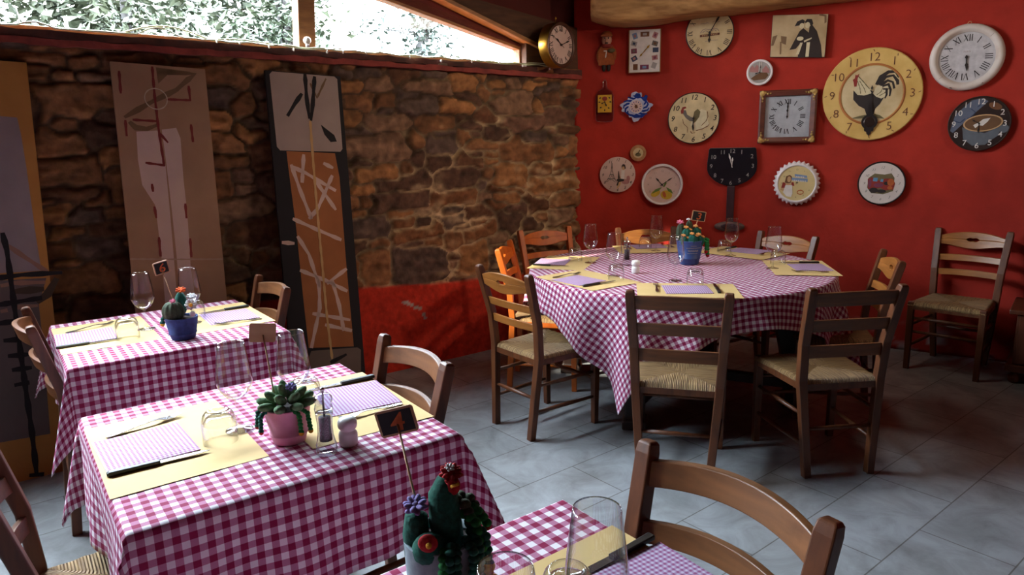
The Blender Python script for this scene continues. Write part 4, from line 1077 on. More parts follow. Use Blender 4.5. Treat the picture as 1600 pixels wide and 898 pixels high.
hands(t, ang(6.05), .070, ang(1.0), .150, .010, -.026)

# sepia couple
t = on_wall('framed_photograph', 'sepia photograph of a dark dressed embracing couple on the red wall', 'picture', 1.568, 2.200)
q = [(-.183, -.130), (.177, -.152), (.183, .131), (-.178, .152)]
MB().prism(q, -.030, -.004).build('mount', SEPD, t, bevel=.002)
MB().prism(sc(q, .985), -.0315, -.0298).build('print', SEPIA, t)
deco(t, 'clothes', SEPD, [sc([(.15, -.93), (.90, -1.0), (.82, -.45), (.62, .15), (.42, .42), (.30, .38), (.28, .0), (.20, -.2)], .155, .02, 0), sc([(-.12, -.95), (.25, -.95), (.30, .1), (.05, .32), (-.10, .2), (-.30, -.2), (-.48, -.58), (-.22, -.55), (-.02, -.3), (-.10, -.6)], .155, .02, 0)], -.0328)
deco(t, 'hats_and_hair', P_DARK, [sc([(-.32, .42), (-.22, .62), (.0, .70), (.10, .62), (.05, .5), (-.1, .45)], .155, .02), sc([(.08, .55), (.18, .70), (.38, .68), (.45, .48), (.38, .36), (.28, .5)], .155, .02)], -.0332)
deco(t, 'faces_and_hands', P_IVORY, [sc(ell(-.02, .42, .10, .12), .155, .02), sc(ell(.22, .43, .10, .13), .155, .02), sc(ell(-.06, -.12, .14, .09), .155, .02), sc([(.10, -.22), (.42, -.10), (.42, -.16), (.12, -.30)], .155, .02), sc([(.22, -.3), (.36, -.3), (.34, -.92), (.20, -.92)], .155, .02), sc([(-.05, -.3), (.06, -.3), (-.08, -.8), (-.2, -.8)], .155, .02)], -.0336)
deco(t, 'background_chair', SEPM, [sc([(-.75, .05), (-.50, .0), (-.52, -.35), (-.72, -.25)], .155), sc([(-.78, -.2), (-.72, -.2), (-.70, -.75), (-.76, -.75)], .155), sc([(-1.1, .05), (-.9, .1), (-1.05, -.35), (-1.15, -.35)], .155), sc([(.80, .88), (1.1, .80), (1.12, .5), (1.04, .45), (1.02, .75), (.8, .80)], .155)], -.0326)

# small round souvenir clock
t = on_wall('wall_clock', 'small white rimmed clock with a church tower picture below the sepia photograph', 'clock', 1.320, 1.970, GC); R = .090
disc([(R - .002, 0), (R, .006), (R, .018), (R - .004, .022), (R - .014, .021), (R - .016, .018)]).build('rim', WPLAS, t, smooth=True); disc([(0, .0185), (R - .015, .0185)]).build('dial', P_LGREY, t)
deco(t, 'houses_picture', P_ROSE, [sc([(-.75, .05), (-.75, .35), (-.55, .55), (-.40, .35), (-.25, .60), (-.10, .45), (-.10, .0)], R), sc([(.20, .2), (.45, .5), (.70, .2), (.75, -.1), (.2, .0)], R)], -.0200)
deco(t, 'tower_picture', P_WHITE, [sc([(-.08, .0), (-.04, .78), (.0, .82), (.02, .0)], R), sc([(.06, .0), (.08, .80), (.13, .78), (.15, .0)], R)], -.0204)
deco(t, 'square_picture', P_CAFE, [sc([(-.65, -.45), (-.3, -.2), (.1, -.02), (.55, -.05), (.68, -.25), (.45, -.55), (.0, -.58), (-.4, -.62)], R)], -.0202)
hands(t, ang(8.4), .035, ang(.2), .05, .005, -.0225)

# flattened bottle clock
t = on_wall('bottle_clock', 'flattened glass bottle with a yellow label clock at the left of the red wall', 'clock', .203, 1.800)
BG = glass_mat('bottle_glass', (0.86, 0.80, 0.82, 1), 0.14, 0.7, 0.12, 1.6, 0.7)
q = [(-.070, -.125), (-.060, -.146), (-.03, -.150), (.03, -.150), (.060, -.146), (.070, -.125), (.070, .045), (.055, .080), (.022, .100), (.017, .115), (.016, .155), (.0, .163), (-.016, .155), (-.017, .115), (-.022, .100), (-.055, .080), (-.070, .045)]
MB().prism(q, -.022, -.004).build('bottle', BG, t, bevel=.006)
MB().box((0, -.0236, -.012), (.104, .0016, .130)).build('label_dial', mat('yellow_label', '#d4a522', '#bf8f18', 0.6, scale=12), t)
deco(t, 'dial_marks', INK, [ell(x, z, .008, .005, 8, r) for x, z, r in ((-.035, .030, .4), (.035, .030, -.4), (-.04, .0, 0), (.042, .0, 0), (-.03, -.04, .6), (.03, -.045, -.5), (0, -.06, 1.5))], -.0254)
deco(t, 'label_emblem', P_RED, [ell(0, .025, .020, .016, 14)], -.0256)
hand(math.radians(205), .03, .006, -.0275).build('hour_hand', INK, t); hand(math.radians(-65), .035, .006, -.029).build('minute_hand', INK, t)
MB().tube([(-.007, -.012, .158), (0, -.012, .172), (.007, -.012, .158)], .002, 6).build('hanging_loop', CHROME, t, smooth=True)

# blue and white china clock
t = on_wall('wall_clock', 'blue and white scrolled china clock', 'clock', .440, 1.760, GC)
q = []
for k in range(72):
    a = 2 * PI * k / 72; r = .093 + .017 * math.sin(4 * a + PI / 2 + PI) * -1 * math.cos(0) + .007 * math.sin(11 * a + .6) + .005 * math.sin(17 * a)
    q.append((r * math.cos(a) * 1.06, r * math.sin(a)))
MB().prism(q, -.026, -.002).build('china_body', DELFW, t, bevel=.006)
mb = MB(); rs = random.Random(3)
for k in range(13):
    a = 2 * PI * k / 13 + .2; r0 = .060
    c = [(r0 + .012 * math.sin(j * 1.3 + k)) * 1 + .0095 * j for j in range(4)]
    mb.stroke([(c[j] * math.cos(a + .22 * j), c[j] * math.sin(a + .22 * j)) for j in range(4)], .013, -.0285, -.025)
mb.prism(sc([(-.2, .75), (.0, .98), (.25, .95), (.35, .75), (.1, .62)], .10), -.0282, -.025); mb.prism(sc([(.4, .55), (.7, .85), (.85, .75), (.75, .35), (.6, .35)], .10), -.0282, -.025); mb.prism(sc([(-.6, -.55), (-.1, -.85), (.5, -.8), (.8, -.5), (.4, -.6), (.0, -.65)], .10), -.0282, -.025)
mb.build('blue_scrolls', DELFB, t)
disc([(.046, .024), (.046, .030), (.050, .033), (.054, .030), (.054, .024)], 36).build('dial_ring', DELFW, t, smooth=True); disc([(0, .029), (.046, .029)], 36).build('dial', PINKD, t)
deco(t, 'dial_marks', DELFB, [ell(.034 * math.cos(ang(k)), .034 * math.sin(ang(k)), .006, .003, 8, ang(k)) for k in range(12)], -.0302)
deco(t, 'dial_flower', P_BRN, [ell(0, 0, .012, .014, 12)], -.0302); hands(t, ang(4), .018, ang(11), .025, .003, -.032)

def rooster_print(t, R, y, dark=True):
    body = P_DARK if dark else P_IVORY
    if dark:
        deco(t, 'rooster_body', P_DARK, [sc([(-.37, .10), (-.36, -.10), (-.24, -.24), (-.12, -.31), (-.07, -.44), (.07, -.44), (.10, -.31), (.18, -.22), (.26, -.06), (.24, .10), (.10, .16), (.03, .06), (-.05, .10), (-.20, .02), (-.30, .04)], R)], y)
        deco(t, 'rooster_neck', P_IVORY, [sc([(-.35, .08), (-.33, .32), (-.29, .40), (-.20, .30), (-.05, .12), (.00, .02), (-.15, -.02), (-.28, .0)], R), sc([(.02, .02), (.10, .18), (.32, .16), (.36, -.02), (.20, -.10), (.10, -.06)], R)], y - .0003)
        deco(t, 'neck_feathers', P_OL, [], y - .0005, [(sc([(-.29, .40), (-.20, .30), (-.05, .12)], R), R * .018), (sc([(-.30, .30), (-.24, .14), (-.22, .02)], R), R * .014), (sc([(-.26, .30), (-.16, .14), (-.12, .04)], R), R * .014), (sc([(.34, .12), (.26, .02), (.16, -.04)], R), R * .016), (sc([(.22, .14), (.18, .04), (.10, -.02)], R), R * .014)])
        deco(t, 'rooster_tail', P_DARK, [], y - .0006, [(sc([(.08, .20), (.16, .36), (.30, .46), (.44, .46), (.52, .34)], R), R * .075), (sc([(.12, .20), (.26, .36), (.40, .38), (.49, .26), (.50, .18)], R), R * .06), (sc([(.16, .18), (.30, .28), (.40, .24), (.44, .10)], R), R * .055), (sc([(.20, .16), (.32, .20), (.37, .08), (.36, -.06)], R), R * .05), (sc([(.22, .10), (.29, .10), (.30, -.02), (.27, -.10)], R), R * .045)])
        deco(t, 'rooster_comb', P_RED, [sc([(-.38, .28), (-.36, .18), (-.31, .18), (-.30, .36), (-.27, .46), (-.32, .42), (-.35, .44), (-.36, .36), (-.40, .33)], R)], y - .0009)
    else:
        deco(t, 'rooster_body', P_IVORY, [sc([(-.05, -.05), (.10, .22), (.30, .35), (.48, .28), (.52, -.05), (.62, -.28), (.40, -.40), (.10, -.48), (-.02, -.40), (-.12, -.25)], R)], y)
        deco(t, 'rooster_wing', P_OL, [sc([(-.02, .0), (.02, .25), (.15, .36), (.26, .25), (.22, .05), (.10, -.12), (.0, -.20)], R)], y - .0003)
        deco(t, 'rooster_neck', P_GREY, [sc([(-.42, .20), (-.38, .32), (-.30, .32), (-.25, .15), (-.10, .05), (.02, .02), (.0, -.12), (-.15, -.10), (-.30, .02)], R)], y - .0006)
        deco(t, 'rooster_comb', P_RED, [sc([(-.48, .18), (-.50, .30), (-.44, .44), (-.32, .46), (-.28, .40), (-.38, .36), (-.40, .20)], R)], y - .0009)
        deco(t, 'rooster_outline', P_BRN, [], y - .0009, [(sc([(.10, -.48), (.35, -.42), (.58, -.30), (.60, -.24)], R), R * .03), (sc([(.52, .25), (.55, .05), (.48, -.12), (.30, -.30)], R), R * .025), (sc([(-.42, -.02), (-.38, -.20), (-.22, -.35), (-.22, -.55)], R), R * .02), (sc([(-.1, -.5), (-.05, -.58), (.08, -.56)], R), R * .03)])
# cream rooster clock
t = on_wall('wall_clock', 'cream dark rimmed clock with a pale standing rooster, above the wine glass clock', 'clock', .866, 1.662, GC); R = .188
disc([(R - .002, 0), (R, .006), (R, .022), (R - .004, .026), (R - .008, .023)]).build('rim', mat('dark_brown_rim', '#3a241b', '#2a1913', 0.5, scale=15), t, smooth='auto'); disc([(0, .0235), (R - .007, .0235)]).build('dial', mat('mottled_cream_dial', '#dac596', '#b5a079', 0.6, scale=11), t)
mb = MB(); arabic(mb, R * .81, .052, -.0246, .2, .012); mb.build('numerals', INK, t)
rooster_print(t, R, -.0246, False); hands(t, ang(6.1), .085, ang(6), .10, .008, -.030)

# square gilt frame clock
t = on_wall('wall_clock', 'square clock in a mahogany frame with gilt corners', 'clock', 1.522, 1.655, GC)
mb = MB(); a, b = .193, .150
secs = []
for x, y in ((-1, -1), (1, -1), (1, 1), (-1, 1), (-1, -1)):
    secs.append([(x * a, -.002, y * a * .96), (x * a, -.040, y * a * .96), (x * (a - .012), -.048, y * (a * .96 - .012)), (x * b, -.038, y * b * .96), (x * b, -.012, y * b * .96)])
mb.sweep(None, secs, False); mb.build('frame', MAHOG, t, bevel=.002)
MB().box((0, -.012, 0), (.306, .012, .294)).build('dial', mat('white_paper_dial', '#cfccce', '#bcb8bc', 0.6, scale=25), t)
mb = MB()
for x, y in ((-1, -1), (1, -1), (1, 1), (-1, 1)):
    c = .172
    mb.blob((x * c, -.047, y * c * .96), (.020, .008, .020)); 
    for k in (1, 2, 3): mb.blob((x * (c - .018 * k), -.046, y * c * .96 + y * .004 * math.sin(k * 2)), (.013 - .002 * k, .006, .012 - .002 * k)); mb.blob((x * c + x * .004 * math.sin(k * 2), -.046, y * (c * .96 - .018 * k)), (.012 - .002 * k, .006, .013 - .002 * k))
mb.build('gilt_corners', GILT, t, smooth=True)
mb = MB(); roman(mb, .104, .035, -.0192, .0055); mb.build('numerals', P_DARK, t)
hands(t, ang(12), .060, ang(12.02), .10, .007, -.021)
MB().box((0, -.034, 0), (.304, .0015, .290)).build('cover_glass', PANE, t)

# the large yellow rooster clock with pendulum
t = on_wall('wall_clock', 'largest clock, yellow with a dark tailed rooster and black pendulum', 'clock', 2.057, 1.785, GC, .016); R = .307
disc([(R - .004, 0), (R, .006), (R, .014), (R - .006, .020), (R * .66, .018), (R * .655, .022), (R * .62, .022), (R * .615, .017), (0, .017)]).build('dial', CREAM2, t, smooth='auto')
disc([(R * .665, .0185), (R * .655, .0232), (R * .625, .0232), (R * .615, .0178)]).build('inner_ring', mat('red_brown_ring', '#b5713a', '#9d5a2c', 0.6, scale=8), t, smooth=True)
disc([(0, .0178), (R * .612, .0178)]).build('centre_panel', CREAM, t)
mb = MB(); arabic(mb, R * .80, .078, -.0208, 0, -.008); mb.build('numerals', BROWNI, t)
deco(t, 'minute_ticks', BROWNI, [], -.0205, [([(R * .91 * math.cos(ang(k)), R * .91 * math.sin(ang(k))), (R * .96 * math.cos(ang(k) + .03), R * .96 * math.sin(ang(k) + .03))], .004) for k in range(12)])
rooster_print(t, R, -.0190, True)
deco(t, 'ground_print', P_OL, [sc([(-.42, -.52), (-.2, -.46), (-.08, -.44), (-.1, -.52)], R), sc([(.08, -.42), (.2, -.46), (.30, -.54), (.1, -.52)], R)], -.0186)
MB().prism(sc([(-.03, -.22), (.03, -.22), (.05, -.40), (.10, -.50), (-.10, -.50), (-.05, -.40)], R), -.030, -.027).prism(ell(0, -.60 * R, .165 * R, .165 * R, 32), -.031, -.027).prism(sc([(-.10, -.74), (.10, -.74), (.09, -.80), (.04, -.82), (.0, -.92), (-.04, -.82), (-.09, -.80)], R), -.030, -.027).build('pendulum', BLACKM, t)
disc([(0, .033), (.10 * R, .0335), (.115 * R, .031)], 24).build('pendulum_bob', mat('dark_bob', '#3a2b24', '#2c201b', 0.35, 0.4, scale=15), t, loc=(0, 0, -.60 * R))
hands(t, ang(12.0), .06, ang(6.0), .085, .007, -.027)

# chipped white roman clock
t = on_wall('wall_clock', 'thick chipped white frame round clock with roman numerals at the upper right', 'clock', 2.590, 1.988, GC, .018); R = .207
disc([(R - .006, 0), (R, .010), (R - .004, .030), (R - .020, .042), (R - .036, .040), (R - .040, .030), (R - .050, .026), (R - .052, .016)]).build('frame', WPAINT, t, smooth=True)
disc([(0, .0165), (R - .050, .0165)]).build('dial', GREYD, t)
mb = MB(); roman(mb, .120, .042, -.0180, .0050); mb.build('numerals', INK, t)
mb = MB(); put_text(mb, 'PARIS', 0, .035, .016, -.0180); mb.build('lettering', FAINT, t)
deco(t, 'chips', BROWNI, [ell(-.07, -.187, .010, .003, 8, -.3), ell(.10, -.165, .006, .002, 8, .6), ell(.16, .09, .008, .003, 8, 2.2), ell(-.145, .11, .006, .002, 8, .8)], -.0395)
deco(t, 'frame_cracks', FAINT, [], -.0425, [([(.115, .115), (.135, .135)], .002), ([(-.12, -.11), (-.14, -.128)], .002)])
hands(t, ang(5.85), .070, ang(5.8), .088, .010, -.022)
MB().tube([(-.018, -.012, .200), (-.006, -.010, .220), (.004, -.010, .219), (.010, -.012, .202)], .0022, 6).build('hanging_string', P_TAN, t, smooth=True)

# coffee cup clock
t = on_wall('wall_clock', 'dark clock with a coffee cup picture and white numerals, below the chipped white clock', 'clock', 2.697, 1.570, GC, .016); R = .173
disc([(R - .003, 0), (R, .008), (R, .024), (R - .005, .028), (R - .010, .023)]).build('rim', mat('dark_metal_rim', '#4a3a34', '#382b27', 0.4, 0.3, scale=20), t, smooth='auto'); disc([(0, .0235), (R - .008, .0235)]).build('dial', mat('dark_coffee_dial', '#33221c', '#1f1513', 0.4, scale=7), t)
deco(t, 'napkin_picture', pm('slate', '#5c6478'), [sc([(-.90, -.25), (-.78, .35), (-.30, .85), (.05, .92), (.22, .80), (-.30, .25), (-.80, -.32)], R)], -.0246, [])
deco(t, 'table_pattern', P_NAVY, [], -.0250, [(sc([(-.82, .12), (-.6, .05), (-.45, .2)], R), .007), (sc([(-.3, .55), (-.15, .42), (-.25, .25), (-.4, .2)], R), .005), (sc([(-.1, .6), (.05, .75)], R), .006)])
deco(t, 'cup_picture', pm('cup', '#5f656e'), [sc([(-.52, -.12), (-.45, -.55), (-.15, -.80), (.25, -.78), (.62, -.45), (.72, -.10), (.2, -.35)], R), sc(ell(.78, -.20, .16, .15, 16), R)], -.0250)
deco(t, 'cup_rim_picture', P_TAN, [sc(ell(.12, .02, .62, .31, 32, .08), R)], -.0254)
deco(t, 'coffee_picture', P_CAFE, [sc(ell(.12, .02, .57, .27, 32, .08), R)], -.0258)
deco(t, 'foam_picture', P_WHITE, [sc([(-.18, -.05), (-.02, .04), (.12, .16), (.34, .20), (.26, .06), (.12, -.08), (.0, -.06), (-.1, -.16)], R)], -.0262)
deco(t, 'warm_background', P_BRN, [sc(ell(.45, .62, .22, .12, 16, -.4), R)], -.0246)
mb = MB(); arabic(mb, R * .80, .050, -.0266, 0, .002); mb.build('numerals', P_WHITE, t)
hands(t, ang(6), .06, ang(10.1), .05, .005, -.029)

# paris clock
t = on_wall('wall_clock', 'pale pink clock with an iron tower and a seated lady in a striped top', 'clock', .305, 1.252, GC); R = .136
disc([(R - .002, 0), (R, .004), (R, .016), (R - .004, .018), (0, .018)]).build('dial', PINKD, t, smooth='auto')
mb = MB(); arabic(mb, R * .84, .030, -.0190, .3, .003); mb.build('numerals', INK, t)
deco(t, 'tower_print', P_GREY, [], -.0190, [(sc([(-.32, .68), (-.36, .2), (-.48, -.15), (-.66, -.40)], R), .005), (sc([(-.32, .68), (-.28, .2), (-.20, -.15), (-.05, -.42)], R), .005), (sc([(-.44, .02), (-.22, .02)], R), .006), (sc([(-.56, -.22), (-.12, -.22)], R), .007), (sc([(-.40, .02), (-.22, -.2)], R), .003), (sc([(-.26, .02), (-.44, -.2)], R), .003), (sc([(-.6, -.40), (-.45, -.28), (-.3, -.28), (-.12, -.42)], R), .004)])
deco(t, 'lady_skin', P_TAN, [sc(ell(.33, .38, .09, .11), R), sc([(.14, -.1), (.24, -.1), (.20, -.5), (.05, -.75), (-.06, -.78), (.06, -.5)], R)], -.0192)
deco(t, 'lady_top', P_WHITE, [sc([(.22, .25), (.40, .25), (.38, -.22), (.18, -.25)], R)], -.0195)
deco(t, 'lady_dark_parts', P_DARK, [sc([(.22, .5), (.30, .60), (.42, .56), (.46, .36), (.40, .30), (.38, .46), (.27, .46), (.24, .32)], R), sc([(-.08, -.30), (.05, -.20), (.38, -.26), (.36, -.36), (.05, -.42)], R), sc([(.02, -.2), (.04, .18), (.08, .22), (.10, .0), (.14, -.2)], R), sc([(.0, -.4), (.08, -.42), (.02, -.62), (-.06, -.60)], R)], -.0197)
deco(t, 'pink_flowers', P_ROSE, [sc(ell(.45, -.40, .22, .14), R), sc(ell(.60, -.22, .10, .16), R)], -.0189)
# tiny plate clock
t = on_wall('wall_clock', 'tiny round orange brown clock, smallest on the wall', 'clock', .460, 1.414, GC); R = .061
disc([(R - .002, 0), (R, .004), (R, .012), (R - .006, .015), (0, .013)]).build('dial', mat('orange_brown_dial', '#b9855a', '#93693f', 0.6, scale=30), t, smooth='auto')
disc([(0, .0150), (R * .62, .0152)]).build('centre', CREAM, t); deco(t, 'centre_print', P_OL, [ell(0, -.012, .022, .014, 14)], -.0158)
hands(t, ang(8), .02, ang(1), .028, .004, -.018)
# lemon clock
t = on_wall('wall_clock', 'white rimmed clock with two lemons at the bottom of its dial', 'clock', .645, 1.173, GC); R = .157
disc([(R - .004, 0), (R, .008), (R, .030), (R - .006, .038), (R - .016, .036), (R - .020, .020)]).build('rim', WPLAS, t, smooth='auto'); disc([(0, .018), (R - .018, .018)]).build('dial', PINKD, t)
mb = MB(); arabic(mb, R * .66, .022, -.0190, 0, 0, skip=(5, 6, 7)); mb.build('numerals', FAINT, t)
deco(t, 'lemons', P_YEL, [sc(ell(-.30, -.42, .24, .15, 20, .5), R), sc(ell(.22, -.50, .28, .22, 24, -.2), R)], -.0190)
deco(t, 'lemon_slice', P_ORG, [sc(ell(.12, -.48, .08, .16, 16, .3), R)], -.0194)
deco(t, 'leaves', P_GRN, [sc([(-.50, -.45), (-.30, -.22), (.02, -.12), (-.15, -.30)], R), sc([(.20, -.12), (.45, -.25), (.55, -.45), (.30, -.32)], R), sc([(.05, -.1), (.18, .18), (.22, .05), (.12, -.12)], R)], -.0195)
hands(t, ang(10.6), .070, ang(1.85), .095, .007, -.0225)

# wine glass clock
t = on_wall('wine_glass_clock', 'black clock shaped like a wine glass with white numerals', 'clock', 1.155, 1.31, GC)
q = []
for k in range(33):
    a = PI * k / 32; x = .178 * math.cos(a) * (1 + .0); z = -.105 - .03 * 0
    q.append((.178 * math.cos(a), -.018 - .130 * math.sin(a) ** 1.15))
q = [(.160, .132), (.168, .120)] + [(.178, .02)] + q[1:-1] + [(-.178, .02), (-.168, .120), (-.160, .132)]
MB().prism(q, -.020, 0).build('bowl_dial', mat('gloss_black_dial', '#15141c', '#0e0d14', 0.3, scale=10), t, bevel=.003)
DKST = mat('dark_plum_metal', '#40262b', '#2f1c20', 0.4, scale=14)
MB().prism([(-.028, -.150), (.028, -.150), (.027, -.43), (-.027, -.43)], -.016, 0).build('stem', DKST, t, bevel=.004)
disc([(.0, .02), (.095, .018), (.105, .012), (.105, 0)], 40).build('foot', mat('dull_foot', '#6d5148', '#553e37', 0.45, scale=14), t, smooth='auto', loc=(0, 0, -.455)).scale = (1.05, 1, .36)
disc([(0, .024), (.05, .023), (.06, .019)], 32).build('foot_top', DKST, t, loc=(0, -.001, -.452)).scale = (1.05, 1, .36)
mb = MB()
for n, (x, z) in {12: (0, .108), 11: (-.068, .100), 10: (-.135, .066), 9: (-.148, -.002), 8: (-.118, -.070), 7: (-.066, -.112), 6: (-.004, -.126), 5: (.058, -.108), 4: (.114, -.068), 3: (.148, -.002), 2: (.140, .068), 1: (.066, .100)}.items(): put_text(mb, str(n), x, z, .042, -.0206, 0, 0, .003)
mb.build('numerals', P_LGREY, t)
hand(ang(12.1), .062, .007, -.0225).build('hour_hand', P_WHITE, t); hand(ang(11.5), .095, .007, -.0245).build('minute_hand', P_WHITE, t)

# bottle cap clock
t = on_wall('wall_clock', 'bottle cap shaped clock with toothed white edge and a lady in red', 'clock', 1.612, 1.181, GC); R = .160
mb = MB(); N = 29
q0 = []
for k in range(N * 8):
    a = 2 * PI * k / (N * 8); w = abs((k % 8) / 4 - 1); q0.append((a, w))
secs = []
for d, ra, am in ((0, R - .014, .017), (.012, R - .012, .014), (.030, R - .018, .004), (.036, R - .022, .0)): secs.append([((ra + am * w) * math.cos(a), -d, (ra + am * w) * math.sin(a)) for a, w in q0])
mb.sweep(None, secs, False); mb.build('toothed_edge', WPLAS, t)
disc([(R - .020, .034), (R - .026, .039), (R - .034, .038), (R - .036, .032)]).build('inner_rim', WPLAS, t, smooth=True); disc([(0, .0325), (R - .034, .0325)]).build('dial', YELD, t)
mb = MB(); arabic(mb, R * .62, .016, -.0334, 0, 0, skip=(2, 3, 7, 8)); mb.build('numerals', P_OL, t)
deco(t, 'slogan_panel', P_BLUE, [sc([(-.10, .42), (.42, .34), (.44, .24), (-.08, .30)], R), sc([(-.22, .26), (.46, .20), (.46, .06), (-.20, .12)], R)], -.0336)
mb = MB()
for j, (z, n, x0) in enumerate(((.325, 5, -.02), (.16, 8, -.15))):
    for k in range(n): mb.box(((x0 + k * .075) * R, -.0341, (z - .03 - k * .006 + .0) * R), (.0065, .0006, .009 + .003 * (k % 2)))
mb.build('slogan_letters', P_WHITE, t)
deco(t, 'lady_hair', P_BRN, [sc([(-.50, .05), (-.45, .32), (-.30, .38), (-.20, .30), (-.24, .02), (-.38, -.02)], R)], -.0336)
deco(t, 'lady_skin', P_TAN, [sc(ell(-.32, .18, .08, .13), R), sc([(-.45, .0), (-.18, .0), (-.20, -.12), (-.42, -.12)], R), sc(ell(-.02, -.02, .05, .04), R), sc([(-.68, -.30), (-.62, -.18), (-.35, -.30), (-.45, -.38)], R)], -.0340)
deco(t, 'lady_blouse', P_RED, [sc([(-.64, -.20), (-.58, .05), (-.46, .02), (-.44, -.22)], R), sc([(-.22, .05), (-.12, .05), (-.08, -.12), (-.20, -.10)], R)], -.0342)
deco(t, 'lady_apron', P_WHITE, [sc([(-.46, -.08), (-.18, -.08), (-.14, -.45), (-.20, -.62), (-.40, -.58), (-.55, -.40)], R)], -.0344)
deco(t, 'round_stamp', P_ORG, [], -.0338, [(sc(ell(.18, -.40, .13, .09, 20) + [(.31, -.40)], R), .006)])
deco(t, 'cup_dot', P_OL, [sc(ell(.02, .03, .05, .04), R)], -.0342)
# painted car clock
t = on_wall('wall_clock', 'dark rimmed clock with a blurry red and blue vintage car picture', 'clock', 2.163, 1.183, GC, .016); R = .150
disc([(R - .003, 0), (R, .006), (R, .022), (R - .005, .027), (R - .011, .023)]).build('rim', BLACKM, t, smooth='auto'); disc([(0, .0235), (R - .009, .0235)]).build('dial', PALE, t)
mb = MB(); arabic(mb, R * .72, .024, -.0244, .35, 0); mb.build('numerals', P_GREY, t)
deco(t, 'scenery_print', P_OL, [sc([(-.55, .25), (-.30, .45), (.10, .40), (.38, .46), (.52, .25), (.5, -.35), (.1, -.5), (-.4, -.45), (-.58, -.2)], R)], -.0244)
deco(t, 'car_body_print', P_RED, [sc([(-.58, .20), (-.42, .28), (-.10, .12), (.15, .22), (.45, .22), (.56, .0), (.50, -.28), (.20, -.32), (-.05, -.20), (-.30, -.28), (-.55, -.25)], R)], -.0248)
deco(t, 'windscreen_print', P_SKY, [sc([(-.36, .10), (-.34, .26), (-.16, .25), (-.18, .08)], R), sc([(-.06, .08), (-.02, .20), (.08, .18), (.06, .06)], R)], -.0252)
deco(t, 'wheels_print', P_DARK, [sc(ell(-.30, -.32, .18, .12), R), sc(ell(.02, -.36, .2, .08), R), sc(ell(.20, .0, .10, .08), R)], -.0254)
deco(t, 'headlamp_print', P_ORG, [sc(ell(.38, .05, .14, .16), R), sc(ell(.36, -.20, .10, .08), R)], -.0256); deco(t, 'bonnet_print', P_MAG, [sc(ell(-.12, -.08, .20, .10), R), sc(ell(-.48, .0, .07, .2), R)], -.0252)

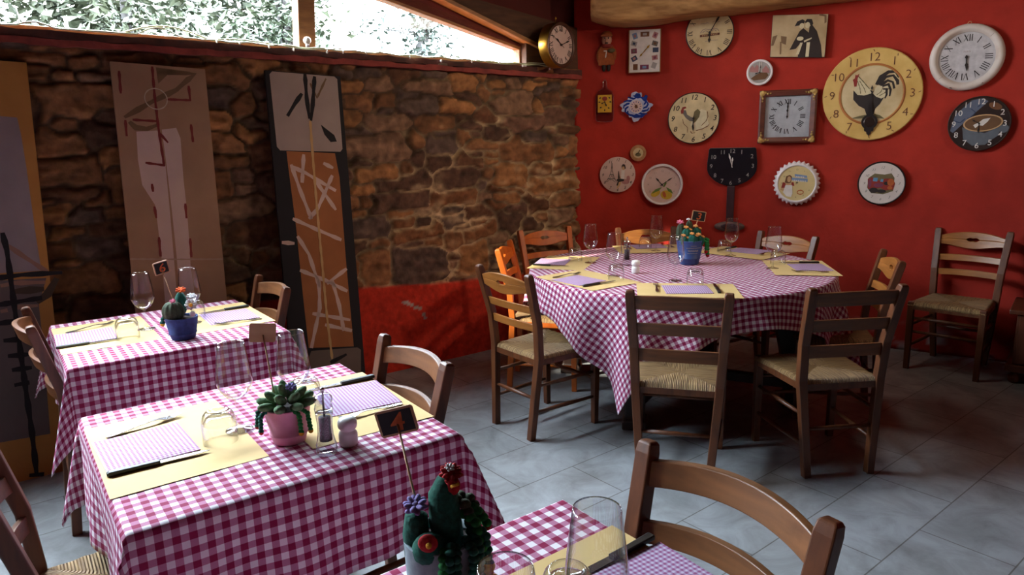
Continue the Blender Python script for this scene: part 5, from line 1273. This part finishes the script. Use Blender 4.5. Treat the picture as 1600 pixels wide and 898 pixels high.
# ------------------------------------------------------------------ the three painted boards leaning on the stone wall
PAN = {"p2":{"corners":[[-0.228,1.959],[0.209,1.963],[0.211,0.805],[-0.224,0.945]],"legL":[[-0.137,1.619],[-0.039,1.629],[-0.017,1.451],[-0.018,1.208],[-0.021,0.971],[-0.025,0.805],[-0.086,0.814],[-0.079,0.978],[-0.082,1.146],[-0.085,1.246],[-0.135,1.348],[-0.143,1.48]],"legR":[[-0.018,1.634],[0.052,1.646],[0.068,1.592],[0.063,1.372],[0.065,1.219],[0.062,1.065],[0.056,0.911],[0.061,0.794],[-0.014,0.804],[-0.007,0.97],[-0.008,1.207],[-0.012,1.442]],"red":[[[-0.034,1.956],[-0.036,1.808],[-0.033,1.643],[-0.024,1.446]],[[-0.11,1.462],[-0.02,1.449]],[[-0.149,1.679],[-0.038,1.676]],[[-0.182,1.676],[-0.183,1.595]],[[-0.188,1.92],[-0.19,1.808]],[[0.133,1.87],[0.134,1.794],[0.019,1.792]],[[0.126,1.667],[0.128,1.574]],[[-0.032,1.618],[0.006,1.567]],[[-0.09,1.354],[-0.088,1.313]],[[-0.089,1.238],[-0.085,1.176]],[[0.06,1.25],[0.059,1.171]],[[-0.082,1.079],[-0.083,0.978]],[[0.067,1.065],[0.064,0.965]]],"olive":[[[-0.006,1.932],[0.166,1.934],[0.071,1.844],[-0.051,1.775],[-0.185,1.689]],[[-0.165,1.668],[-0.138,1.64],[-0.087,1.635],[-0.039,1.656]]],"dark":[[-0.017,1.953],[0.151,1.944],[0.039,1.923],[-0.012,1.871]],"ring":[[-0.031,1.791],[0.022,1.792]],"line":[[[-0.226,0.975],[0.013,0.957],[0.223,0.944]]]},"p3":{"corners":[[-0.201,1.952],[0.235,1.952],[0.245,0.15],[-0.197,0.777]],"grey":[[-0.183,1.933],[-0.167,1.95],[0.201,1.951],[0.218,1.937],[0.214,1.523],[0.199,1.506],[-0.161,1.506],[-0.178,1.527]],"orange":[[-0.126,1.503],[0.164,1.496],[0.18,1.353],[0.176,0.859],[0.179,0.331],[-0.098,0.361],[-0.104,0.64],[-0.109,1.057],[-0.123,1.407]],"grey2":[[-0.084,0.341],[0.201,0.322],[0.223,0.305],[0.228,0.154],[-0.089,0.219]],"black":[[[0.022,1.951],[0.02,1.817],[0.026,1.693]],[[-0.006,1.837],[-0.054,1.774],[-0.102,1.703]],[[0.079,1.942],[0.053,1.776],[0.034,1.682]],[[0.024,0.256],[0.047,0.262],[0.129,0.29]]],"blot":[[0.092,1.662],[0.121,1.64],[0.169,1.604],[0.182,1.566],[0.143,1.562],[0.109,1.605]],"olive":[[[0.049,1.9],[0.083,1.818],[0.148,1.935]]],"cream":[[[0.029,1.682],[0.026,1.485],[0.024,1.15],[0.026,0.833],[0.027,0.535],[0.037,0.275]]],"pink":[[[-0.107,1.417],[-0.026,1.379],[0.15,1.273]],[[-0.106,1.427],[-0.067,1.281],[-0.014,1.111]],[[-0.027,1.486],[-0.051,1.322]],[[0.087,1.437],[0.145,1.408]],[[0.034,1.328],[0.14,1.159]],[[-0.124,1.116],[0.019,1.045],[0.158,0.979]],[[-0.106,1.015],[-0.048,0.905],[-0.001,0.709]],[[-0.109,0.818],[0.036,0.747],[0.168,0.669]],[[-0.001,0.752],[-0.012,0.584],[-0.083,0.358]],[[0.08,0.741],[0.11,0.586],[0.124,0.433]],[[-0.058,0.559],[0.171,0.494]],[[0.012,0.484],[0.176,0.428]],[[-0.199,0.983],[-0.127,0.974]],[[-0.029,1.112],[0.03,1.171],[0.136,1.365]],[[0.176,0.805],[0.045,0.725]]]},"p1":{"corners":[[0.188,1.968],[0.293,1.967],[0.336,0.985],[0.271,0.016],[0.064,0.028]],"mauve":[[0.164,1.709],[0.227,1.705],[0.235,1.626],[0.242,1.473],[0.248,1.19],[0.256,0.984],[0.098,1.001]],"low":[[0.094,0.957],[0.273,0.948],[0.231,0.824],[0.231,0.684],[0.226,0.444],[0.22,0.202],[0.026,0.222]],"brown":[[0.086,0.865],[0.097,0.98]],"black":[[[0.063,0.961],[0.176,0.97],[0.339,0.968]],[[0.122,1.171],[0.131,1.092],[0.134,0.936],[0.139,0.66],[0.144,0.421],[0.149,0.22],[0.149,0.015]],[[0.068,0.838],[0.247,0.855]],[[0.06,0.752],[0.176,0.759]],[[0.08,0.671],[0.174,0.668]],[[0.09,0.597],[0.173,0.594]],[[0.099,0.53],[0.177,0.53]],[[0.102,0.458],[0.161,0.461]],[[0.12,0.023],[0.178,0.014]]],"pink":[[[0.137,1.111],[0.199,1.05],[0.279,0.977]],[[0.14,0.935],[0.267,0.927]],[[0.126,0.82],[0.227,0.82]],[[0.092,0.926],[0.124,0.93]],[[0.081,0.807],[0.109,0.811]]],"shadow":[[[0.144,0.895],[0.259,0.896]],[[0.314,0.943],[0.269,0.868],[0.225,0.835]]]}}

TILT = math.atan(.29 / 1.94)
def board(label, u0, sh, w, L, m, x0=None):
    t = thing('painted_panel', label, 'painting', uv(u0, 3.850, .002), AZ, 'painted boards along the stone wall')
    t.rotation_mode = 'QUATERNION'
    from mathutils import Quaternion
    t.rotation_quaternion = Quaternion((0, 0, 1), AZ) @ Quaternion((1, 0, 0), -TILT) @ Quaternion((0, 1, 0), math.atan(sh))
    a, b = x0 if x0 else (-w / 2, w / 2)
    MB().prism([(a, 0), (b, 0), (b, L), (a, L)], 0, .022).build('board', m, t, bevel=.001)
    return t
def paint(t, name, m, polys=(), strokes=(), w=.01, lev=1):
    mb = MB(); y = -.0006 * lev
    for p in polys: MB().prism(p, y, .001).build(name, m, t)
    for s in strokes: MB().stroke(s, w, y, .001).build(name.rstrip('s') if not name.endswith('ss') else name, m, t)
def bm(n, c, c2=None): return mat('paint_' + n, c, c2, 0.8, scale=6, bump=0.1, bscale=200)
MOCHA = bm('mocha', '#a88569', '#9a785d'); PINKB = bm('pale_pink', '#d3bbb0', '#c8afa5'); OXB = bm('oxblood', '#82302a', '#702622'); OLV = bm('olive_brown', '#7b6044', '#6c5339'); BONE = bm('bone', '#b49a86', '#a58b78')
OCH = bm('ochre', '#b98240', '#a87335'); MAUVE = bm('mauve_grey', '#97878a', '#88797d'); TAR = bm('tar_black', '#191318', '#120d12'); RUST = bm('rust_brown', '#a9693a', '#985c31'); CRM = bm('cream_line', '#d0a974', '#c09a64'); GREYB = bm('warm_grey', '#ad9a91', '#a08d84')
p = PAN['p2']
t = board('brown board with pale pink legs painted on it, middle of the three leaning paintings', .69, .045, .447, 1.965, MOCHA)
paint(t, 'painted_legs', PINKB, [p['legL'] [:5] + [(-.030, .40), (-.09, .40)] + p['legL'][7:], p['legR'][:7] + [(.062, .80), (.05, .40), (-.022, .40)] + p['legR'][9:]])
paint(t, 'olive_loop', OLV, [p['dark']], p['olive'], .024, 2)
paint(t, 'oxblood_strokes', OXB, [], p['red'], .012, 3)
paint(t, 'bone_line', BONE, [], p['line'], .008, 2)
c = p['ring'][0]; r = math.hypot(p['ring'][1][0] - c[0], p['ring'][1][1] - c[1])
paint(t, 'cream_ring', bm('cream', '#c9b6a0'), [], [[(c[0] + r * math.cos(k * PI / 16), c[1] + r * math.sin(k * PI / 16)) for k in range(33)]], .005, 4)
p = PAN['p3']
t = board('black edged board with orange field and pale brush strokes, right of the three leaning paintings', 1.44, .045, .445, 1.955, TAR, (-.207, .240))
paint(t, 'grey_field', GREYB, [p['grey']], lev=1)
og = p['orange'][:5] + [(.235, .36), (.225, .25), (.03, .25), (-.05, .38)] + p['orange'][7:]
paint(t, 'orange_field', RUST, [p['orange']], lev=1)
paint(t, 'lower_grey_field', bm('dark_warm_grey', '#75655c', '#685950'), [[(p['grey2'][0]), p['grey2'][1], p['grey2'][2], (.20, .03), (-.17, .03), (-.13, .25)]], lev=1)
paint(t, 'pale_strokes', bm('pale_rose', '#d6bbae', '#c8aca0'), [], p['pink'], .021, 2)
paint(t, 'black_strokes', TAR, [p['blot']], p['black'], .022, 3)
paint(t, 'olive_stroke', OLV, [], p['olive'], .012, 2); paint(t, 'cream_line', CRM, [], p['cream'], .014, 4)
p = PAN['p1']
t = board('ochre and mauve board with a black tree of crossbars at the far left', -.17, .045, .6, 1.965, OCH, (-.42, .287))
ma = p['mauve']; paint(t, 'mauve_field', MAUVE, [[(-.41, ma[0][1])] + ma[:6] + [(-.41, ma[5][1])]], lev=1)
lo = p['low']; paint(t, 'lower_mauve_field', bm('dusky_mauve', '#6b5a58', '#5e4f4e'), [[(-.41, lo[0][1])] + lo[1:6] + [(-.41, lo[5][1])]], lev=1)
paint(t, 'rose_patches', bm('dusty_rose', '#9a7263', '#8a6455'), [], p['pink'], .020, 2)
paint(t, 'brown_shadow_strokes', bm('umber', '#4d3a2c', '#403024'), [], p['shadow'], .03, 2)  # umber brush strokes belonging to the painting
paint(t, 'black_tree', TAR, [], p['black'], .022, 3)

# ------------------------------------------------------------------ crochet cacti in pots, with table numbers on sticks
def flower(mb, c, r, n=5, tilt=(0, 0, 1)):
    T = Vector(tilt).normalized(); X = T.orthogonal().normalized(); Y = T.cross(X)
    n *= 2
    for k in range(n):
        a = 2 * PI * k / n; lift = .22 * r * (k % 2); M = Matrix.Rotation(0, 3, 'X'); d = (X * math.cos(a) + Y * math.sin(a) + T * .35).normalized(); M = d.to_track_quat('Z', 'Y').to_matrix()
        mb.blob(Vector(c) + d * r * (.62 - .12 * (k % 2)) + T * lift, (r * .25, r * .20, r * .42), 8, 6, M)
    mb.blob(Vector(c) + T * r * .15, r * .4, 8, 6)
def ribbed(mb, c, rx, rz_, n=10, lean=(0, 0)):
    N = n * 4; m = 10; base = len(mb.v)
    for i in range(m + 1):
        ph = -PI / 2 + PI * i / m; h = (math.sin(ph) + 1) / 2
        for k in range(N):
            a = 2 * PI * k / N; r = rx * max(.02, math.cos(ph) ** .7 if math.cos(ph) > 0 else 0) * (1 + .09 * math.cos(n * a))
            mb.v.append((c[0] + r * math.cos(a) + lean[0] * h, c[1] + r * math.sin(a) + lean[1] * h, c[2] + rz_ * (1 + math.sin(ph))))
    for i in range(m):
        for k in range(N): a = base + i * N + k; b = base + i * N + (k + 1) % N; mb.f.append((a, b, b + N, a + N))
def chain(pts, r, m, name, t, end=None, endm=None):
    mb = MB(); P = [Vector(q) for q in pts]; L = sum((b - a).length for a, b in zip(P, P[1:])); n = max(3, int(L / (r * 1.3)))
    for k in range(n + 1):
        d = L * k / n; 
        for a, b in zip(P, P[1:]):
            l = (b - a).length
            if d <= l or b is P[-1]: c = a.lerp(b, min(1, d / l)); break
            d -= l
        mb.blob(c, (r * (1.0 + .15 * (k % 2)), r, r * .85), 8, 6)
    o = mb.build(name, m, t, smooth=True)
    if end: MB().blob(P[-1] - Vector((0, 0, r * .6)), r * end, 8, 6).build('tassel', endm, o, smooth=True)
    return o
def pot(name, label, loc, r, h, base, m, ring=True, rotz=0.0):
    t = thing(name, label, 'potted cactus', loc, rotz, 'crochet cactus pots')
    pr = [(0, 0), (base * .95, 0), (base, .004), (base + (r - base) * .25, h * .24)]
    if ring: pr += [(base + (r - base) * .25 + .0035, h * .25), (base + (r - base) * .30 + .003, h * .28), (base + (r - base) * .33, h * .29)]
    pr += [(r * .99, h * .97), (r, h * .985), (r * .985, h), (r * .92, h), (r * .90, h * .9)]
    MB().lathe(pr, 36).build('pot', m, t, smooth=True)
    MB().lathe([(r * .92, h * .86), (r * .6, h * .93), (0, h * .95)], 20).build('soil', SOIL, t, smooth=True)
    return t
def number_sign(label, foot, head, face_az, txt, w=.072, h=.050, roll=0.0, glyph=None):
    foot = Vector(foot); head = Vector(head)
    t = thing('table_number_sign', label, 'table sign', foot, 0, 'table number signs')
    d = head - foot; MB().tube([(0, 0, 0), d * .97], .0022, 6).build('stick', CARDW, t, smooth=True)
    rot = (0, roll, face_az); M = Matrix.Rotation(face_az, 4, 'Z') @ Matrix.Rotation(roll, 4, 'Y')
    o = MB().prism([(-w / 2 + .004, -h / 2), (w / 2 - .004, -h / 2), (w / 2, -h / 2 + .004), (w / 2, h / 2 - .004), (w / 2 - .004, h / 2), (-w / 2 + .004, h / 2), (-w / 2, h / 2 - .004), (-w / 2, -h / 2 + .004)], -.003, .001).build('sign_board', CARDW, t, loc=d, rot=rot, bevel=.0006)
    e = .0045; b = MB().prism([(-w / 2 + e, -h / 2 + e), (w / 2 - e, -h / 2 + e), (w / 2 - e, h / 2 - e), (-w / 2 + e, h / 2 - e)], -.0034, -.0028).build('chalkboard', CHALK, o)
    if txt:
        mb = MB(); put_text(mb, txt, 0, 0, h * .95, -.0042, 0, .12, .010, 1.15); mb.build('chalk_number', CHALKO, o)
    return t
# middle table: pink pot with a crochet succulent
P0 = Vector((-.592, 1.730, TH + .001))
t = pot('potted_cactus', 'pink pot with a green crochet succulent and dangling strands', P0, .060, .098, .042, PINKP)
def leafrow(n, r, L, z, up, off):
    for k in range(n):
        a = 2 * PI * k / n + off; d = Vector((math.cos(a), math.sin(a), up)).normalized(); M = d.to_track_quat('Z', 'Y').to_matrix()
        MB().blob(Vector((math.cos(a) * r, math.sin(a) * r, z)) + d * L * .5, (L * .30, L * .25, L * .55), 10, 8, M).build('leaf', GREEN3, t, smooth=True)
leafrow(8, .030, .048, .098, .30, 0); leafrow(6, .016, .046, .108, .9, .4); leafrow(3, .005, .040, .122, 2.6, .2)
mb = MB(); flower(mb, (.018, -.012, .148), .015, 6, (.3, -.5, 1)); mb.build('lilac_flower', LILAC, t, smooth=True)
chain([(-.045, -.02, .10), (-.066, -.028, .092), (-.070, -.030, .055)], .0065, GREEN, 'strand', t, 1.0, REDY)
chain([(-.035, -.04, .10), (-.050, -.055, .090), (-.052, -.056, .050)], .0065, GREEN, 'strand', t, 1.0, REDY)
chain([(.040, -.03, .10), (.062, -.034, .090), (.068, -.036, .045)], .0065, GREENB, 'strand', t, 1.1, YELY)
chain([(.030, -.045, .10), (.048, -.056, .092), (.051, -.060, .048)], .0065, GREENB, 'strand', t, 1.1, YELY)
number_sign('blank back of a table sign on a stick in the pink pot', (-.618, 1.725, .865), (-.648, 1.760, 1.046), math.radians(200), '4', .066, .050, -.12)
# back left table: small blue pot
t = pot('potted_cactus', 'small dark blue pot with round olive cactus, orange and white flowers', Vector((-1.345, 2.775, TH + .001)), .063, .090, .046, BLUEP)
mb = MB(); ribbed(mb, (-.022, -.015, .075), .040, .040, 10); o = mb.build('olive_cactus', GREEN2, t, smooth=True)
mb = MB(); flower(mb, (-.012, -.030, .158), .014, 5, (.1, -.5, 1)); mb.build('pink_flower', PINKY, o, smooth=True)
mb = MB(); mb.blob((-.004, .02, .14), (.024, .024, .048), 12, 9); o = mb.build('green_cactus', GREEN, t, smooth=True)
mb = MB(); flower(mb, (.004, .014, .192), .022, 6, (.1, -.3, 1)); mb.build('orange_flower', ORNY, o, smooth=True)
mb = MB(); flower(mb, (.046, .000, .135), .026, 8, (.3, -.7, .6)); flower(mb, (.036, .03, .16), .022, 7, (.2, -.4, 1)); mb.blob((.056, -.02, .105), .012); o = mb.build('white_daisies', WHITEY, t, smooth=True)
MB().blob((.052, -.018, .140), .008).build('daisy_heart', YELY, o, smooth=True)
chain([(-.045, -.01, .09), (-.066, -.015, .094), (-.070, -.018, .070)], .010, GREEN, 'strand', t, 1.0, YELY)
number_sign('small dark sign with orange chalk number in the small blue pot', (-1.368, 2.800, .855), (-1.422, 2.815, 1.046), math.radians(52), '6', .062, .052, -.15)
# round table: big blue pot
t = pot('potted_cactus', 'big blue pot with many small flowering cacti on the round table', Vector((1.092, 4.255, TH + .001)), .082, .148, .056, BLUEG)
mb = MB()
for z, n, a0, w, amp in ((.120, 5, -1.75, .10, .002), (.107, 12, -2.1, .11, .0025), (.090, 9, -1.95, .10, .006), (.074, 9, -2.0, .10, .002)):
    pts = []
    for k in range(n * 4):
        a = a0 + k * w / 4; rr = .056 + .026 * (z / .148) + .0012
        pts.append((rr * math.cos(a), rr * math.sin(a), z + amp * math.sin(k * 1.9)))
    mb.tube(pts, .0011, 5)
mb.build('pot_lettering', P_LGREY, t)
for (x, y, z, rx, rzz, m, fm, fr) in ((-.044, -.035, .115, .026, .030, GREEN, PEACH, .016), (.004, -.050, .115, .030, .036, GREEN, PEACH, .016), (.048, -.030, .110, .030, .034, GREEN, PEACH, .018), (-.020, .0, .130, .030, .045, GREEN, PEACH, .017), (.045, .030, .130, .030, .046, GREEN, PEACH, .017), (-.050, .030, .130, .026, .058, GREEN2, PINKY, .024), (.005, .045, .135, .022, .064, GREEN2, WHITEY, .013)):
    mb = MB(); ribbed(mb, (x, y, z), rx, rzz, 8); o = mb.build('small_cactus', m, t, smooth=True)
    mb = MB(); flower(mb, (x - .008, y - .010, z + 2 * rzz + .004), fr, 5, (0, -.4, 1)); mb.build('flower', fm, o, smooth=True)
    if fm is PEACH: mb = MB(); flower(mb, (x + .018, y - .012, z + 2 * rzz - .008), fr * .75, 5, (.4, -.4, 1)); mb.build('flower', fm, o, smooth=True)
chain([(-.068, 0, .140), (-.080, -.01, .165)], .010, GREEN2, 'side_shoot', t, .9, WHITEY)
chain([(.070, 0, .145), (.105, -.01, .155), (.108, -.012, .06)], .011, GREENB, 'strand', t, 1.1, REDY)
chain([(.070, -.02, .145), (.092, -.026, .140), (.094, -.028, .085)], .010, GREENB, 'strand', t, 1.2, REDY)
number_sign('little chalkboard sign with an orange number in the big blue pot', (1.112, 4.27, .92), (1.149, 4.285, 1.050), math.radians(8), '3', .088, .062, .17)
# nearest table: grey pot
P3_ = tloc(TC, .018, .268); t = pot('potted_cactus', 'grey felt pot with a tall dark cactus topped by a red flower, in the foreground', Vector(P3_) + Vector((0, 0, .001)), .061, .118, .056, GREYP, False)
mb = MB(); mb.tube([(.016, -.006, .10), (.010, -.004, .15), (.008, 0, .19), (.016, 0, .215), (.020, 0, .222)], [.026, .027, .025, .018, .006], 14); o = mb.build('tall_cactus', GREEN, t, smooth=True)
mb = MB(); flower(mb, (.022, -.004, .226), .021, 7, (.2, -.5, .9)); mb.blob((.024, -.008, .210), (.014, .012, .018)); fo = mb.build('red_flower', REDY, o, smooth=True)
mb = MB(); flower(mb, (.021, -.004, .238), .009, 5, (.2, -.5, 1)); mb.build('white_tip', WHITEY, o, smooth=True)
mb = MB(); mb.tube([(.024, -.018, .213), (.036, -.028, .222)], .003, 6); mb.build('yellow_stamen', YELY, o, smooth=True)
mb = MB(); mb.tube([(-.038, -.012, .09), (-.038, -.012, .13), (-.036, -.010, .160), (-.034, -.010, .168)], [.020, .022, .019, .006], 12); o = mb.build('short_cactus', GREEN, t, smooth=True)
mb = MB(); flower(mb, (-.036, -.012, .174), .022, 6, (0, -.4, 1)); mb.build('lilac_flower', LILAC, o, smooth=True)
mb = MB(); mb.blob((-.012, -.040, .115), (.030, .022, .030), 12, 8); o = mb.build('front_cactus', GREEN, t, smooth=True)
mb = MB(); mb.blob((-.012, -.062, .140), (.016, .006, .016), 14, 8); o2 = mb.build('red_rosette', REDY, o, smooth=True)
MB().blob((-.010, -.069, .140), .005).build('yellow_heart', YELY, o, smooth=True)
chain([(.030, -.045, .120), (.032, -.066, .115), (.031, -.068, .02)], .0085, GREEN, 'strand', t)
chain([(.012, -.055, .120), (.012, -.072, .112), (.012, -.074, .01)], .0085, GREENB, 'strand', t)
chain([(.045, -.030, .125), (.058, -.048, .115), (.057, -.050, .03)], .0085, GREEN, 'strand', t)
chain([(.052, -.012, .130), (.066, -.034, .118), (.066, -.036, .04)], .0090, GREEN, 'strand', t)
chain([(.022, -.050, .125), (.022, -.071, .115), (.021, -.073, .015)], .0088, GREEN, 'strand', t)
chain([(.040, .0, .155), (.060, -.012, .150), (.070, -.020, .105)], .0095, GREENB, 'strand', t)
chain([(.030, .010, .175), (.046, .0, .170), (.056, -.008, .130)], .0100, GREEN2, 'strand', t)
chain([(.050, -.005, .140), (.075, -.015, .128), (.080, -.018, .075)], .0090, GREEN, 'strand', t, 1.3, YELY)
chain([(.045, .015, .165), (.060, .010, .160), (.078, .004, .135)], .0090, GREENB, 'strand', t, .9, REDY)
chain([(.035, .025, .175), (.052, .02, .172), (.066, .010, .150)], .0090, GREEN2, 'strand', t)
mb = MB(); flower(mb, (.074, -.022, .050), .020, 5, (.3, -.8, .3)); flower(mb, (.058, -.062, .016), .018, 5, (.2, -.8, .3)); mb.build('yellow_petals', YELY, t, smooth=True)
number_sign('chalkboard sign with the number 4 on a stick in the grey cactus pot', (P3_[0] - .030, P3_[1] + .008, .885), (-.209, 1.172, 1.036), math.radians(-3), '4', .070, .050, -.24)

# ------------------------------------------------------------------ cabinet at the right edge, string lights on the ledge
CABW = mat('reddish_cabinet_wood', '#5e2f18', '#45200f', 0.4, scale=6, stretch=(5, 5, 1), bump=0.15)
s0 = 3.40; t = thing('low_cabinet', 'low reddish wooden cabinet cut by the right edge, against the red wall', 'cabinet', arc(s0, .28), arc_az(s0))
MB().box((0, 0, .265), (.70, .36, .34)).build('body', CABW, t, bevel=.004)
MB().box((0, -.005, .448), (.78, .43, .028)).build('top', CABW, t, bevel=.006)
MB().box((0, -.004, .095), (.76, .42, .045)).build('plinth', CABW, t, bevel=.006)
for a in (-1, 1):
    for b in (-1, 1): MB().lathe([(.0, 0), (.022, 0), (.032, .018), (.034, .04), (.022, .06), (.02, .075)], 14, (a * .33, b * .17, 0)).build('foot', CABW, t, smooth=True)
    o = MB().box((a * .172, -.188, .275), (.325, .020, .30)).build('door', CABW, t, bevel=.003)
    MB().box((a * .172, -.200, .275), (.235, .010, .21)).build('door_panel', CABW, o, bevel=.004)
    MB().blob((a * .03, -.205, .30), .010).build('knob', BRASS, o, smooth=True)
t = wallframe(thing('string_lights', 'thin pale cable with tiny bulbs draped along the window ledge', 'string lights'))
CAB = mat('pale_green_cable', '#c4c6a0', '#aab089', 0.5, scale=10); BULB = mat('frosted_bulb', '#f2eee2', '#e8e2d2', 0.25, scale=10)
def zc(u): return 2.102 + zl(u)
pts = []
for i in range(150):
    u = -1.2 + i * 4.7 / 149; z = zc(u); y = -.035
    if .18 < u < .34: z += .022 * math.sin((u - .18) / .16 * PI)
    if .62 < u < 1.05: z += .052 * math.sin((u - .62) / .43 * PI)
    if u > 1.1: z += .004 * math.sin(u * 31) ; y -= .004 * math.sin(u * 23)
    pts.append((u, y, z))
MB().tube(pts, .0042, 6).build('cable', CAB, t, smooth=True)
pts = [(u, y - .006, zc(u) + .002 + (.040 * math.sin((u - .70) / .2 * PI) if .70 < u < .9 else 0) - .012 * math.sin(u * 9) * (1 if u > 1 else 0)) for u, y, z in pts if u > .45]
MB().tube(pts, .0032, 6).build('cable', CAB, t, smooth=True)
for u in (1.08, 1.20, 1.36, 1.50, 1.70, 1.80, 1.95, 2.25, 2.48, 2.72, 2.95, 3.15, 3.40):
    MB().blob((u, -.050, zc(u) - .012 + .008 * math.sin(u * 7)), (.006, .006, .010), 8, 6).build('bulb', BULB, t, smooth=True)
t = wallframe(thing('globe_bulb', 'white globe bulb in front of the window mullion', 'bulb')); t.location = uv(1.585, 4.155, zc(1.585) + .020)
MB().blob((0, 0, .018), .022, 16, 10).build('globe', BULB, t, smooth=True); MB().lathe([(.0, -.018), (.010, -.018), (.011, -.002), (.0, .002)], 12).build('socket', WPLAS, t, smooth=True)
